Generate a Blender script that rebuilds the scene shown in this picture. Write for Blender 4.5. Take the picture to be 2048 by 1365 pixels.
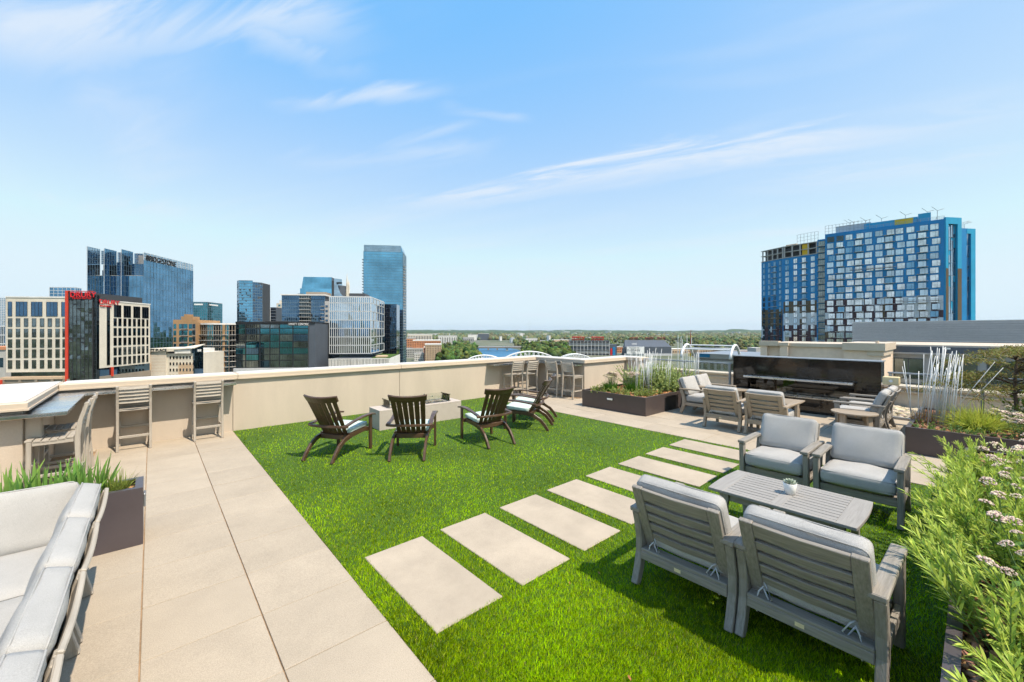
import bpy, bmesh, math, random
import numpy as np
from mathutils import Vector, Matrix
R = math.radians
rng = np.random.default_rng(7)
random.seed(7)
scene = bpy.context.scene
for o in list(bpy.data.objects):
    bpy.data.objects.remove(o)

# ------------------------------------------------------------------ camera
YAW, HZ, F = 0.7215, 662.5, 820.0        # heading from +Y towards +X, horizon row, focal length (2048 px wide)
CAMZ = 1.9
cam_d = bpy.data.cameras.new('camera')
cam = bpy.data.objects.new('camera', cam_d)
scene.collection.objects.link(cam)
cam.location = (0, 0, CAMZ)
cam.rotation_euler = (R(90), 0, -YAW)
cam_d.sensor_width = 36
cam_d.lens = F / 2048 * 36
cam_d.shift_y = -(682.5 - HZ) / 2048
cam_d.clip_start = 0.05
cam_d.clip_end = 60000
scene.camera = cam

# ------------------------------------------------------------------ sky, sun, exposure
SUN = Vector((0.13, -0.586, 1.0)).normalized()
world = bpy.data.worlds.new('World')
scene.world = world
world.use_nodes = True
world.cycles.sampling_method = 'MANUAL'
world.cycles.sample_map_resolution = 256
nt = world.node_tree
nt.nodes.clear()
def N(tree, typ, **kw):
    n = tree.nodes.new(typ)
    for k, v in kw.items():
        if k.startswith('i_'):
            n.inputs[k[2:].replace('_', ' ')].default_value = v
        else:
            setattr(n, k, v)
    return n
L = nt.links.new
out = N(nt, 'ShaderNodeOutputWorld')
bg = N(nt, 'ShaderNodeBackground')
sky = N(nt, 'ShaderNodeTexSky', sky_type='NISHITA', sun_disc=False)
sky.sun_elevation = math.asin(SUN.z)
sky.sun_rotation = math.atan2(SUN.x, SUN.y)
sky.altitude = 200
sky.air_density = 1.0
sky.dust_density = 0.3
sky.ozone_density = 2.5
bg.inputs['Strength'].default_value = 0.15
L(bg.outputs[0], out.inputs[0])
# high thin cirrus: noise on the plane of the cloud layer (direction / height)
tc = N(nt, 'ShaderNodeTexCoord')
sep = N(nt, 'ShaderNodeSeparateXYZ')
L(tc.outputs['Generated'], sep.inputs[0])
zz = N(nt, 'ShaderNodeMath', operation='MAXIMUM'); zz.inputs[1].default_value = 0.0
L(sep.outputs['Z'], zz.inputs[0])
za = N(nt, 'ShaderNodeMath', operation='ADD'); za.inputs[1].default_value = 0.10
L(zz.outputs[0], za.inputs[0])
dv = N(nt, 'ShaderNodeVectorMath', operation='DIVIDE')
L(tc.outputs['Generated'], dv.inputs[0]); L(za.outputs[0], dv.inputs[1])
def vmath(op, a, b_):
    n = N(nt, 'ShaderNodeVectorMath', operation=op)
    for i, q in enumerate((a, b_)):
        if isinstance(q, tuple): n.inputs[i].default_value = q
        else: L(q, n.inputs[i])
    return n
def fmath(op, a, b_=0.0, clamp=False):
    n = N(nt, 'ShaderNodeMath', operation=op, use_clamp=clamp)
    for i, q in enumerate((a, b_)):
        if isinstance(q, (int, float)): n.inputs[i].default_value = q
        else: L(q, n.inputs[i])
    return n.outputs[0]
def smooth(val, lo, hi, to0=0.0, to1=1.0):
    n = N(nt, 'ShaderNodeMapRange', interpolation_type='SMOOTHSTEP')
    for k, q in (('From Min', lo), ('From Max', hi), ('To Min', to0), ('To Max', to1)): n.inputs[k].default_value = q
    L(val, n.inputs['Value']); return n.outputs[0]
def layer_point(x, y):
    """where the sight line through a photograph pixel meets the cloud layer"""
    a = (x - 1024) / F; sy, cy = math.sin(YAW), math.cos(YAW)
    v = Vector((sy + a * cy, cy - a * sy, -(y - HZ) / F)).normalized()
    return (v.x / (v.z + 0.10), v.y / (v.z + 0.10))
(sx0, sy0), (sx1, sy1) = layer_point(780, 428), layer_point(2060, 232)
CLOUD_ROT = math.atan2(sy1 - sy0, sx1 - sx0)
def wisps(scale, nsc, off, det):
    mp = N(nt, 'ShaderNodeMapping', vector_type='TEXTURE'); mp.inputs['Rotation'].default_value = (0, 0, CLOUD_ROT); mp.inputs['Scale'].default_value = (1 / scale, 1, 1); mp.inputs['Location'].default_value = off
    L(dv.outputs[0], mp.inputs[0]); no = N(nt, 'ShaderNodeTexNoise', noise_dimensions='2D'); no.inputs['Scale'].default_value = nsc; no.inputs['Detail'].default_value = det; no.inputs['Roughness'].default_value = 0.6; no.inputs['Distortion'].default_value = 0.5
    L(mp.outputs[0], no.inputs['Vector']); return no.outputs['Fac']
WISP = wisps(0.22, 6.0, (2.0, 5.0, 0), 5)
BROAD = wisps(0.35, 0.9, (3.1, 0.4, 0), 3)
FINE = smooth(WISP, 0.28, 0.70, 0.25, 1.0)
def streak(A, B, w, strength, wob=1.0):
    (ax, ay), (bx, by) = layer_point(*A), layer_point(*B)
    ln = math.hypot(bx - ax, by - ay); dx, dy = (bx - ax) / ln, (by - ay) / ln
    rel = vmath('SUBTRACT', dv.outputs[0], (ax, ay, 0))
    t_ = vmath('DOT_PRODUCT', rel.outputs[0], (dx / ln, dy / ln, 0)).outputs['Value']
    s_ = vmath('DOT_PRODUCT', rel.outputs[0], (-dy / w, dx / w, 0)).outputs['Value']
    d = fmath('ADD', s_, fmath('MULTIPLY', fmath('SUBTRACT', WISP, 0.5), wob * 2.4))
    m = smooth(fmath('ABSOLUTE', d), 1.0, 0.0)
    win = fmath('MULTIPLY', smooth(t_, -0.08, 0.30), smooth(t_, 1.10, 0.70))
    return fmath('MULTIPLY', fmath('MULTIPLY', m, win), fmath('MULTIPLY', FINE, strength))
total = fmath('MULTIPLY', fmath('MULTIPLY', smooth(BROAD, 0.48, 0.74), FINE), 0.5)
for A, B, w, st in (((780, 428), (2060, 232), 0.22, 0.95), ((1100, 392), (1950, 258), 0.10, 0.7), ((540, 212), (900, 180), 0.07, 0.75), ((880, 212), (1060, 240), 0.05, 0.5),
                    ((740, 300), (960, 240), 0.07, 0.45), ((-60, 125), (560, 30), 0.16, 0.8), ((180, 70), (760, 40), 0.14, 0.75), ((420, 55), (740, 140), 0.10, 0.5), ((80, 410), (420, 430), 0.25, 0.4), ((1450, 385), (2048, 320), 0.2, 0.4), ((-100, 30), (420, 95), 0.12, 0.5), ((560, 330), (1000, 300), 0.12, 0.4)):
    total = fmath('MAXIMUM', total, streak(A, B, w, st))
# the sky's wide range of brightness, compressed the way the photograph shows it
sc_ = N(nt, 'ShaderNodeSeparateColor'); L(sky.outputs[0], sc_.inputs[0]); cc_ = N(nt, 'ShaderNodeCombineColor')
ex_ = fmath('MULTIPLY', fmath('MAXIMUM', fmath('SUBTRACT', sc_.outputs[0], 0.58), 0.12), -1.05)
chan = {}
for i, k_, e_, cap in ((1, 1.36, 0.54, 2.83), (2, 2.25, 0.45, 3.1)):
    chan[i] = fmath('MINIMUM', fmath('MULTIPLY', fmath('POWER', sc_.outputs[i], e_), k_), cap); L(chan[i], cc_.inputs[i])
red_ = fmath('MULTIPLY', fmath('SUBTRACT', 1.0, fmath('EXPONENT', ex_)), 2.42)
lim_ = fmath('MULTIPLY', fmath('POWER', chan[1], 1.55), 0.47)
L(fmath('MINIMUM', red_, lim_), cc_.inputs[0])
mix = N(nt, 'ShaderNodeMix', data_type='RGBA')
L(total, mix.inputs['Factor'])
L(cc_.outputs[0], mix.inputs['A'])
mix.inputs['B'].default_value = (2.45, 2.72, 3.05, 1)
L(mix.outputs['Result'], bg.inputs['Color'])

sun_d = bpy.data.lights.new('sun', 'SUN')
sun = bpy.data.objects.new('sun', sun_d)
scene.collection.objects.link(sun)
sun_d.energy = 3.0
sun_d.angle = R(0.53)
sun_d.color = (1.0, 0.88, 0.72)
sun.rotation_euler = SUN.to_track_quat('Z', 'Y').to_euler()
sun.location = (0, 0, 60)
scene.view_settings.view_transform = 'Standard'
scene.view_settings.look = 'None'
scene.view_settings.exposure = 1.1
scene.view_settings.gamma = 1.0
scene.render.engine = 'CYCLES'
scene.cycles.max_bounces = 4
scene.cycles.diffuse_bounces = 2
scene.cycles.glossy_bounces = 3
scene.cycles.volume_bounces = 0
scene.cycles.transparent_max_bounces = 6
scene.cycles.caustics_reflective = False
scene.cycles.caustics_refractive = False
scene.cycles.use_adaptive_sampling = True
scene.cycles.adaptive_threshold = 0.03
# ------------------------------------------------------------------ placing helpers (pixels of the 2048 px wide photograph -> world)
SY, CY = math.sin(YAW), math.cos(YAW)
def ray(x, y):
    a = (x - 1024) / F
    return Vector((SY + a * CY, CY - a * SY, -(y - HZ) / F))
def at(x, d, y=None):
    """point seen in column x (and row y) at distance d along the viewing axis"""
    r = ray(x, HZ if y is None else y)
    return Vector((r.x * d, r.y * d, CAMZ + r.z * d))
def zat(y, d):
    return CAMZ - (y - HZ) / F * d

# ------------------------------------------------------------------ materials
MATS = {}
def mat(name, col, rough=0.6, metal=0.0, var=0.12, vscale=4.0, bump=0.0, bscale=60.0, stretch=(1, 1, 1),
        col2=None, attr=False, spec=0.5, speck=0.0, speckscale=400.0, transl=0.0, lo=0.35, hi=0.65, rvar=0.0, coat=0.0, ovar=0.0):
    m = bpy.data.materials.new(name); m.use_nodes = True
    t = m.node_tree; b = t.nodes['Principled BSDF']; l = t.links.new
    b.inputs['Roughness'].default_value = rough
    b.inputs['Metallic'].default_value = metal
    b.inputs['Specular IOR Level'].default_value = spec
    if coat: b.inputs['Coat Weight'].default_value = coat
    tcn = N(t, 'ShaderNodeTexCoord'); oi = N(t, 'ShaderNodeObjectInfo')
    mulr = N(t, 'ShaderNodeMath', operation='MULTIPLY'); mulr.inputs[1].default_value = 37.0
    l(oi.outputs['Random'], mulr.inputs[0])
    add = N(t, 'ShaderNodeVectorMath', operation='ADD')
    l(tcn.outputs['Object'], add.inputs[0]); l(mulr.outputs[0], add.inputs[1])
    mp = N(t, 'ShaderNodeMapping'); mp.inputs['Scale'].default_value = stretch
    l(add.outputs[0], mp.inputs[0])
    no = N(t, 'ShaderNodeTexNoise'); no.inputs['Scale'].default_value = vscale; no.inputs['Detail'].default_value = 6
    no.inputs['Roughness'].default_value = 0.65
    l(mp.outputs[0], no.inputs['Vector'])
    mr = N(t, 'ShaderNodeMapRange'); mr.inputs['From Min'].default_value = lo; mr.inputs['From Max'].default_value = hi
    l(no.outputs['Fac'], mr.inputs['Value'])
    if attr:
        at_ = N(t, 'ShaderNodeAttribute', attribute_name='col'); base = at_.outputs['Color']
        mx = N(t, 'ShaderNodeMix', data_type='RGBA', blend_type='MULTIPLY'); mx.inputs['Factor'].default_value = 1
        l(base, mx.inputs['A'])
        g1 = N(t, 'ShaderNodeMapRange'); g1.inputs['To Min'].default_value = 1 - var; g1.inputs['To Max'].default_value = 1 + var
        l(mr.outputs[0], g1.inputs['Value']); l(g1.outputs[0], mx.inputs['B'])
        res = mx.outputs['Result']
    else:
        mx = N(t, 'ShaderNodeMix', data_type='RGBA')
        l(mr.outputs[0], mx.inputs['Factor'])
        c2 = col2 or tuple(min(1, c * (1 + var)) for c in col)
        c1_ = col if col2 else tuple(c * (1 - var) for c in col)
        mx.inputs['A'].default_value = (*c1_, 1); mx.inputs['B'].default_value = (*c2, 1)
        res = mx.outputs['Result']
    if speck:
        n2 = N(t, 'ShaderNodeTexNoise'); n2.inputs['Scale'].default_value = speckscale; n2.inputs['Detail'].default_value = 2
        l(add.outputs[0], n2.inputs['Vector'])
        m2 = N(t, 'ShaderNodeMapRange'); m2.inputs['From Min'].default_value = 0.3; m2.inputs['From Max'].default_value = 0.7
        m2.inputs['To Min'].default_value = 1 - speck; m2.inputs['To Max'].default_value = 1 + speck
        l(n2.outputs['Fac'], m2.inputs['Value'])
        x2 = N(t, 'ShaderNodeMix', data_type='RGBA', blend_type='MULTIPLY'); x2.inputs['Factor'].default_value = 1
        l(res, x2.inputs['A']); l(m2.outputs[0], x2.inputs['B']); res = x2.outputs['Result']
    if ovar:
        ov = N(t, 'ShaderNodeMapRange'); ov.inputs['To Min'].default_value = 1 - ovar; ov.inputs['To Max'].default_value = 1 + ovar; l(oi.outputs['Random'], ov.inputs['Value'])
        x3 = N(t, 'ShaderNodeMix', data_type='RGBA', blend_type='MULTIPLY'); x3.inputs['Factor'].default_value = 1; l(res, x3.inputs['A']); l(ov.outputs[0], x3.inputs['B']); res = x3.outputs['Result']
    l(res, b.inputs['Base Color'])
    if rvar:
        r2 = N(t, 'ShaderNodeMapRange'); r2.inputs['To Min'].default_value = max(0.02, rough - rvar); r2.inputs['To Max'].default_value = min(1, rough + rvar)
        l(mr.outputs[0], r2.inputs['Value']); l(r2.outputs[0], b.inputs['Roughness'])
    if bump:
        n3 = N(t, 'ShaderNodeTexNoise'); n3.inputs['Scale'].default_value = bscale; n3.inputs['Detail'].default_value = 4
        l(mp.outputs[0], n3.inputs['Vector'])
        bp = N(t, 'ShaderNodeBump'); bp.inputs['Strength'].default_value = bump; bp.inputs['Distance'].default_value = 0.01
        l(n3.outputs['Fac'], bp.inputs['Height']); l(bp.outputs[0], b.inputs['Normal'])
    if transl:
        tr = N(t, 'ShaderNodeBsdfTranslucent'); l(res, tr.inputs['Color'])
        ms = N(t, 'ShaderNodeMixShader'); ms.inputs[0].default_value = transl
        l(b.outputs[0], ms.inputs[1]); l(tr.outputs[0], ms.inputs[2])
        l(ms.outputs[0], t.nodes['Material Output'].inputs['Surface'])
    MATS[name] = m
    return m

mat('paver', (0.388, 0.325, 0.25), 0.85, var=0.075, vscale=1.7, ovar=0.045, bump=0.25, bscale=260, speck=0.16, speckscale=170)
mat('joint', (0.33, 0.22, 0.13), 0.95, var=0.3, vscale=9)
mat('stone', (0.40, 0.335, 0.26), 0.85, ovar=0.03, var=0.11, vscale=2.2, bump=0.22, bscale=260, speck=0.13, speckscale=190)
mat('stucco', (0.535, 0.455, 0.37), 0.9, var=0.06, vscale=1.1, stretch=(1.6, 1.6, 0.35), bump=0.3, bscale=190, speck=0.05, speckscale=120)
mat('coping', (0.57, 0.475, 0.37), 0.55, var=0.05, vscale=0.9)
mat('coping_top', (0.62, 0.60, 0.57), 0.5, var=0.08, vscale=0.8)
mat('steel', (0.62, 0.62, 0.62), 0.25, 1.0, var=0.06, vscale=2, rvar=0.1)
mat('steel_top', (0.66, 0.67, 0.68), 0.22, 1.0, var=0.08, vscale=3, rvar=0.08)
for ax, st in (('x', (1.2, 22, 22)), ('y', (22, 1.2, 22)), ('z', (22, 22, 1.2))):
    mat('ash_' + ax, (0.255, 0.238, 0.222), 0.6, col2=(0.325, 0.305, 0.285), vscale=3.0, stretch=st, bump=0.2, bscale=9)
    mat('wood_' + ax, (0.20, 0.18, 0.153), 0.62, col2=(0.30, 0.272, 0.238), vscale=3.0, stretch=st, bump=0.25, bscale=9)
    mat('pale_wood_' + ax, (0.34, 0.30, 0.25), 0.6, col2=(0.43, 0.385, 0.325), vscale=3.0, stretch=st, bump=0.2, bscale=9)
    mat('tan_wood_' + ax, (0.26, 0.205, 0.148), 0.6, col2=(0.37, 0.30, 0.225), vscale=3.0, stretch=st, bump=0.2, bscale=9)
    mat('brown_wood_' + ax, (0.055, 0.030, 0.017), 0.33, col2=(0.105, 0.060, 0.036), vscale=2.5, stretch=st, bump=0.12, bscale=9, spec=0.5)
mat('fabric', (0.40, 0.392, 0.38), 0.95, var=0.07, vscale=3, bump=0.45, bscale=420, speck=0.20, speckscale=330, spec=0.15)
mat('fabric_pale', (0.41, 0.402, 0.39), 0.95, var=0.06, vscale=3, bump=0.45, bscale=420, speck=0.13, speckscale=330, spec=0.15)
mat('fabric_dark', (0.16, 0.17, 0.19), 0.95, var=0.08, vscale=3, bump=0.4, bscale=420, speck=0.15, speckscale=330, spec=0.15)
mat('aqua_fabric', (0.50, 0.60, 0.56), 0.95, var=0.06, vscale=4, bump=0.3, bscale=350, speck=0.06, speckscale=300, spec=0.15)
mat('tie', (0.52, 0.53, 0.54), 0.9)
mat('planter_metal', (0.095, 0.075, 0.072), 0.42, 0.35, var=0.10, vscale=1.5, bump=0.05, bscale=300, rvar=0.08)
mat('planter_grey', (0.115, 0.098, 0.108), 0.36, 0.45, var=0.12, vscale=1.5, bump=0.05, bscale=300, rvar=0.08)
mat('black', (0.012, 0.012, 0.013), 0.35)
mat('white_plastic', (0.82, 0.81, 0.78), 0.4)
mat('cream_plastic', (0.70, 0.58, 0.34), 0.5)
mat('concrete', (0.46, 0.405, 0.36), 0.8, var=0.07, vscale=2, bump=0.15, bscale=120, speck=0.07, speckscale=150)
mat('lava', (0.10, 0.085, 0.075), 0.9, var=0.5, vscale=20, bump=0.6, bscale=30)
mat('granite', (0.012, 0.010, 0.009), 0.07, col2=(0.06, 0.046, 0.036), vscale=95, spec=0.55, lo=0.48, hi=0.66)
mat('dark_glass', (0.008, 0.009, 0.011), 0.03, spec=0.7)
mat('grey_metal', (0.33, 0.35, 0.38), 0.4, 0.6, var=0.06, vscale=1)
mat('pebble', (0.5, 0.42, 0.3), 0.7, attr=True, var=0.15, vscale=30)
mat('chip', (0.3, 0.15, 0.07), 0.9, attr=True, var=0.25, vscale=60)
mat('soil', (0.11, 0.055, 0.028), 0.95, var=0.4, vscale=14, bump=0.6, bscale=40)
mat('leaf', (0.1, 0.2, 0.03), 0.5, attr=True, var=0.12, vscale=20, transl=0.35, spec=0.25)
mat('turf', (0.1, 0.2, 0.03), 0.9, attr=True, var=0.05, vscale=3, transl=0.25, spec=0.0)
mat('lawn_soil', (0.045, 0.10, 0.004), 0.95, var=0.25, vscale=30)
mat('petal', (0.6, 0.4, 0.4), 0.8, attr=True, var=0.15, vscale=60, transl=0.15, spec=0.2)
mat('bark', (0.10, 0.075, 0.055), 0.9, var=0.3, vscale=12, stretch=(6, 6, 1), bump=0.5, bscale=14)
mat('rod', (0.58, 0.60, 0.61), 0.3, var=0.04, vscale=2)
def clear_glass(name, tint=(0.9, 0.97, 0.95), fac=0.12):
    m = bpy.data.materials.new(name); m.use_nodes = True
    t = m.node_tree; t.nodes.clear(); l = t.links.new
    o = N(t, 'ShaderNodeOutputMaterial'); a = N(t, 'ShaderNodeBsdfTransparent'); g = N(t, 'ShaderNodeBsdfGlossy')
    a.inputs['Color'].default_value = (*tint, 1); g.inputs['Roughness'].default_value = 0.02
    fr = N(t, 'ShaderNodeFresnel'); fr.inputs['IOR'].default_value = 1.5
    mx = N(t, 'ShaderNodeMixShader'); l(fr.outputs[0], mx.inputs[0]); l(a.outputs[0], mx.inputs[1]); l(g.outputs[0], mx.inputs[2])
    l(mx.outputs[0], o.inputs[0]); MATS[name] = m
clear_glass('clear_glass', (0.97, 0.985, 0.98))

# ------------------------------------------------------------------ mesh helpers
COL = scene.collection
def link(o, parent=None):
    COL.objects.link(o)
    if parent is not None: o.parent = parent
    return o
def tag(o, label=None, cat=None, group=None, kind=None):
    if label: o['label'] = label
    if cat: o['category'] = cat
    if group: o['group'] = group
    if kind: o['kind'] = kind
    return o
def thing(name, label, cat, loc=(0, 0, 0), rz=0.0, group=None, scale=None):
    o = bpy.data.objects.new(name, None); o.empty_display_size = 0.2
    link(o); o.location = loc; o.rotation_euler = (0, 0, rz)
    if scale: o.scale = scale
    return tag(o, label, cat, group)
def copy_tree(o, parent=None):
    c = o.copy(); link(c)
    if parent is not None: c.parent = parent
    for ch in o.children: copy_tree(ch, c)
    return c
class MB:
    def __init__(self): self.v = []; self.f = []; self.m = []
    def quad(self, pts, mi=0):
        n = len(self.v); self.v += [tuple(p) for p in pts]; self.f.append(tuple(range(n, n + len(pts)))); self.m.append(mi); return self
    def hexa(self, p, mi=0):   # 8 corners: bottom 4 ccw, top 4 ccw
        n = len(self.v); self.v += [tuple(q) for q in p]
        for a in ((3, 2, 1, 0), (4, 5, 6, 7), (0, 1, 5, 4), (1, 2, 6, 5), (2, 3, 7, 6), (3, 0, 4, 7)):
            self.f.append(tuple(n + i for i in a)); self.m.append(mi)
        return self
    def box(self, x0, x1, y0, y1, z0, z1, mi=0):
        return self.hexa([(x0, y0, z0), (x1, y0, z0), (x1, y1, z0), (x0, y1, z0), (x0, y0, z1), (x1, y0, z1), (x1, y1, z1), (x0, y1, z1)], mi)
    def prism(self, poly, z0, z1, mi=0):   # poly ccw in plan
        n = len(self.v); k = len(poly)
        self.v += [(p[0], p[1], z0) for p in poly] + [(p[0], p[1], z1) for p in poly]
        self.f.append(tuple(n + i for i in reversed(range(k)))); self.f.append(tuple(n + k + i for i in range(k))); self.m += [mi, mi]
        for i in range(k):
            j = (i + 1) % k; self.f.append((n + i, n + j, n + k + j, n + k + i)); self.m.append(mi)
        return self
    def sweep(self, pts, w, t, side=(0, 1, 0), mi=0):
        """rectangular bar along pts; w = size along side, t = size across; numbers or lists"""
        s = Vector(side).normalized(); k = len(pts); P = [Vector(p) for p in pts]; n = len(self.v)
        for i in range(k):
            d = (P[min(i + 1, k - 1)] - P[max(i - 1, 0)]).normalized(); u = d.cross(s).normalized()
            ww = w[i] if isinstance(w, (list, tuple)) else w; tt = t[i] if isinstance(t, (list, tuple)) else t
            for a, b in ((-1, -1), (1, -1), (1, 1), (-1, 1)):
                self.v.append(tuple(P[i] + s * (a * ww / 2) + u * (b * tt / 2)))
        for i in range(k - 1):
            o = n + 4 * i
            for a in range(4):
                b = (a + 1) % 4; self.f.append((o + a, o + b, o + 4 + b, o + 4 + a)); self.m.append(mi)
        self.f.append((n + 3, n + 2, n + 1, n)); e = n + 4 * (k - 1); self.f.append((e, e + 1, e + 2, e + 3)); self.m += [mi, mi]
        return self
    def tube(self, pts, r, n=6, mi=0, cap=True, closed=False):
        P = [Vector(p) for p in pts]; k = len(P); base = len(self.v); up = Vector((0.13, 0.31, 0.94))
        for i in range(k):
            d = (P[(i + 1) % k] - P[i - 1]) if closed else (P[min(i + 1, k - 1)] - P[max(i - 1, 0)])
            d.normalize(); a = d.cross(up)
            if a.length < 1e-3: a = d.cross(Vector((1, 0, 0)))
            a.normalize(); b = d.cross(a); rr = r[i] if isinstance(r, (list, tuple)) else r
            for j in range(n):
                th = 2 * math.pi * j / n; self.v.append(tuple(P[i] + a * (rr * math.cos(th)) + b * (rr * math.sin(th))))
        for i in range(k if closed else k - 1):
            i2 = (i + 1) % k
            for j in range(n):
                j2 = (j + 1) % n; self.f.append((base + i * n + j, base + i * n + j2, base + i2 * n + j2, base + i2 * n + j)); self.m.append(mi)
        if cap and not closed:
            self.f.append(tuple(base + j for j in reversed(range(n)))); self.f.append(tuple(base + (k - 1) * n + j for j in range(n))); self.m += [mi, mi]
        return self
    def lathe(self, prof, n=20, c=(0, 0), mi=0, sx=1, sy=1):
        base = len(self.v); k = len(prof)
        for r, z in prof:
            for j in range(n):
                th = 2 * math.pi * j / n; self.v.append((c[0] + sx * r * math.cos(th), c[1] + sy * r * math.sin(th), z))
        for i in range(k - 1):
            for j in range(n):
                j2 = (j + 1) % n; self.f.append((base + i * n + j, base + i * n + j2, base + (i + 1) * n + j2, base + (i + 1) * n + j)); self.m.append(mi)
        if prof[0][0] > 1e-4: self.f.append(tuple(base + j for j in reversed(range(n)))); self.m.append(mi)
        if prof[-1][0] > 1e-4: self.f.append(tuple(base + (k - 1) * n + j for j in range(n))); self.m.append(mi)
        return self
    def mesh(self, name, mats, bevel=0.0, smooth=False, seg=1):
        me = bpy.data.meshes.new(name); me.from_pydata(self.v, [], self.f)
        for m in ([mats] if isinstance(mats, str) else mats): me.materials.append(MATS[m])
        me.polygons.foreach_set('material_index', self.m)
        if bevel:
            bm = bmesh.new(); bm.from_mesh(me)
            ed = [e for e in bm.edges if len(e.link_faces) == 2 and e.calc_face_angle(0) > 0.6]
            bmesh.ops.bevel(bm, geom=ed, offset=bevel, segments=seg, affect='EDGES', clamp_overlap=True)
            bm.to_mesh(me); bm.free()
        if smooth: me.polygons.foreach_set('use_smooth', [True] * len(me.polygons))
        me.update(); return me
    def build(self, name, mats, parent=None, bevel=0.0, smooth=False, seg=1):
        return link(bpy.data.objects.new(name, self.mesh(name, mats, bevel, smooth, seg)), parent)
def np_obj(name, V, faces, C, material, parent=None, smooth=False):
    """faces: (n,3) or (n,4) int array; C: per-vertex rgb"""
    V = np.asarray(V, np.float32); faces = np.asarray(faces, np.int32); k = faces.shape[1]; n = len(faces)
    me = bpy.data.meshes.new(name)
    me.vertices.add(len(V)); me.vertices.foreach_set('co', V.ravel())
    me.loops.add(n * k); me.loops.foreach_set('vertex_index', faces.ravel())
    me.polygons.add(n); me.polygons.foreach_set('loop_start', np.arange(0, n * k, k, dtype=np.int32))
    me.polygons.foreach_set('loop_total', np.full(n, k, np.int32))
    if smooth: me.polygons.foreach_set('use_smooth', np.ones(n, bool))
    if C is not None:
        a = me.color_attributes.new('col', 'FLOAT_COLOR', 'POINT')
        a.data.foreach_set('color', np.concatenate([np.asarray(C, np.float32), np.ones((len(V), 1), np.float32)], 1).ravel())
    me.materials.append(MATS[material]); me.update(calc_edges=True); me.validate()
    return link(bpy.data.objects.new(name, me), parent)
def cushion_mesh(name, sx, sy, sz, r, puff, m, n=10, dent=0.0, seed=0):
    """soft cushion centred on the origin; puff bulges the big faces (z)"""
    bm = bmesh.new(); bmesh.ops.create_cube(bm, size=2.0)
    bmesh.ops.subdivide_edges(bm, edges=bm.edges[:], cuts=n, use_grid_fill=True)
    h = Vector((sx / 2, sy / 2, sz / 2)); rr = random.Random(seed)
    ph = [rr.uniform(0, 6) for _ in range(6)]
    for v in bm.verts:
        u = v.co.copy(); p = Vector((u.x * h.x, u.y * h.y, u.z * h.z))
        q = Vector((max(-h.x + r, min(h.x - r, p.x)), max(-h.y + r, min(h.y - r, p.y)), max(-h.z + r, min(h.z - r, p.z))))
        d = p - q
        if d.length > 1e-6: p = q + d.normalized() * min(r, d.length if d.length < r else r)
        k = (1 - u.x ** 2) * (1 - u.y ** 2)
        p.z += puff * u.z * k
        p.z += dent * (math.sin(3.1 * u.x + ph[0]) * math.cos(2.3 * u.y + ph[1]) + 0.5 * math.sin(6 * u.y + ph[2] + 2 * u.x)) * u.z
        e = (1 - u.z ** 2)
        p.x += 0.3 * puff * u.x * e * (1 - u.y ** 2); p.y += 0.3 * puff * u.y * e * (1 - u.x ** 2)
        v.co = p
    me = bpy.data.meshes.new(name); bm.to_mesh(me); bm.free()
    me.polygons.foreach_set('use_smooth', [True] * len(me.polygons)); me.materials.append(MATS[m]); return me
def piping_mesh(name, sx, sy, sz, r, m, rad=0.0045):
    b = MB()
    for z in (-sz / 2 + r * 0.45, sz / 2 - r * 0.45):
        pts = []; hx, hy, q = sx / 2 - r * 0.12, sy / 2 - r * 0.12, r
        for cx, cy, a0 in ((hx - q, hy - q, 0), (-hx + q, hy - q, 90), (-hx + q, -hy + q, 180), (hx - q, -hy + q, 270)):
            for i in range(5):
                a = R(a0 + 90 * i / 4); pts.append((cx + q * math.cos(a), cy + q * math.sin(a), z))
        b.tube(pts, rad, 5, closed=True)
    return b.mesh(name, m, smooth=True)
def add_mesh(name, me, parent, loc=(0, 0, 0), rot=(0, 0, 0)):
    o = link(bpy.data.objects.new(name, me), parent); o.location = loc; o.rotation_euler = rot; return o
def text_obj(name, body, size, material, parent, loc, rot, extrude=0.02, align='LEFT', sx=1.0, shear=0.0, offset=0.0):
    cu = bpy.data.curves.new(name, 'FONT'); cu.body = body; cu.size = size; cu.extrude = extrude; cu.align_x = align; cu.align_y = 'BOTTOM_BASELINE'
    cu.shear = shear; cu.offset = offset; cu.resolution_u = 4
    tmp = bpy.data.objects.new(name + '_tmp', cu); COL.objects.link(tmp)
    dg = bpy.context.evaluated_depsgraph_get(); me = bpy.data.meshes.new_from_object(tmp.evaluated_get(dg))
    bpy.data.objects.remove(tmp); me.materials.clear(); me.materials.append(MATS[material])
    o = link(bpy.data.objects.new(name, me), parent); o.location = loc; o.rotation_euler = rot; o.scale = (sx, 1, 1); return o
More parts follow.
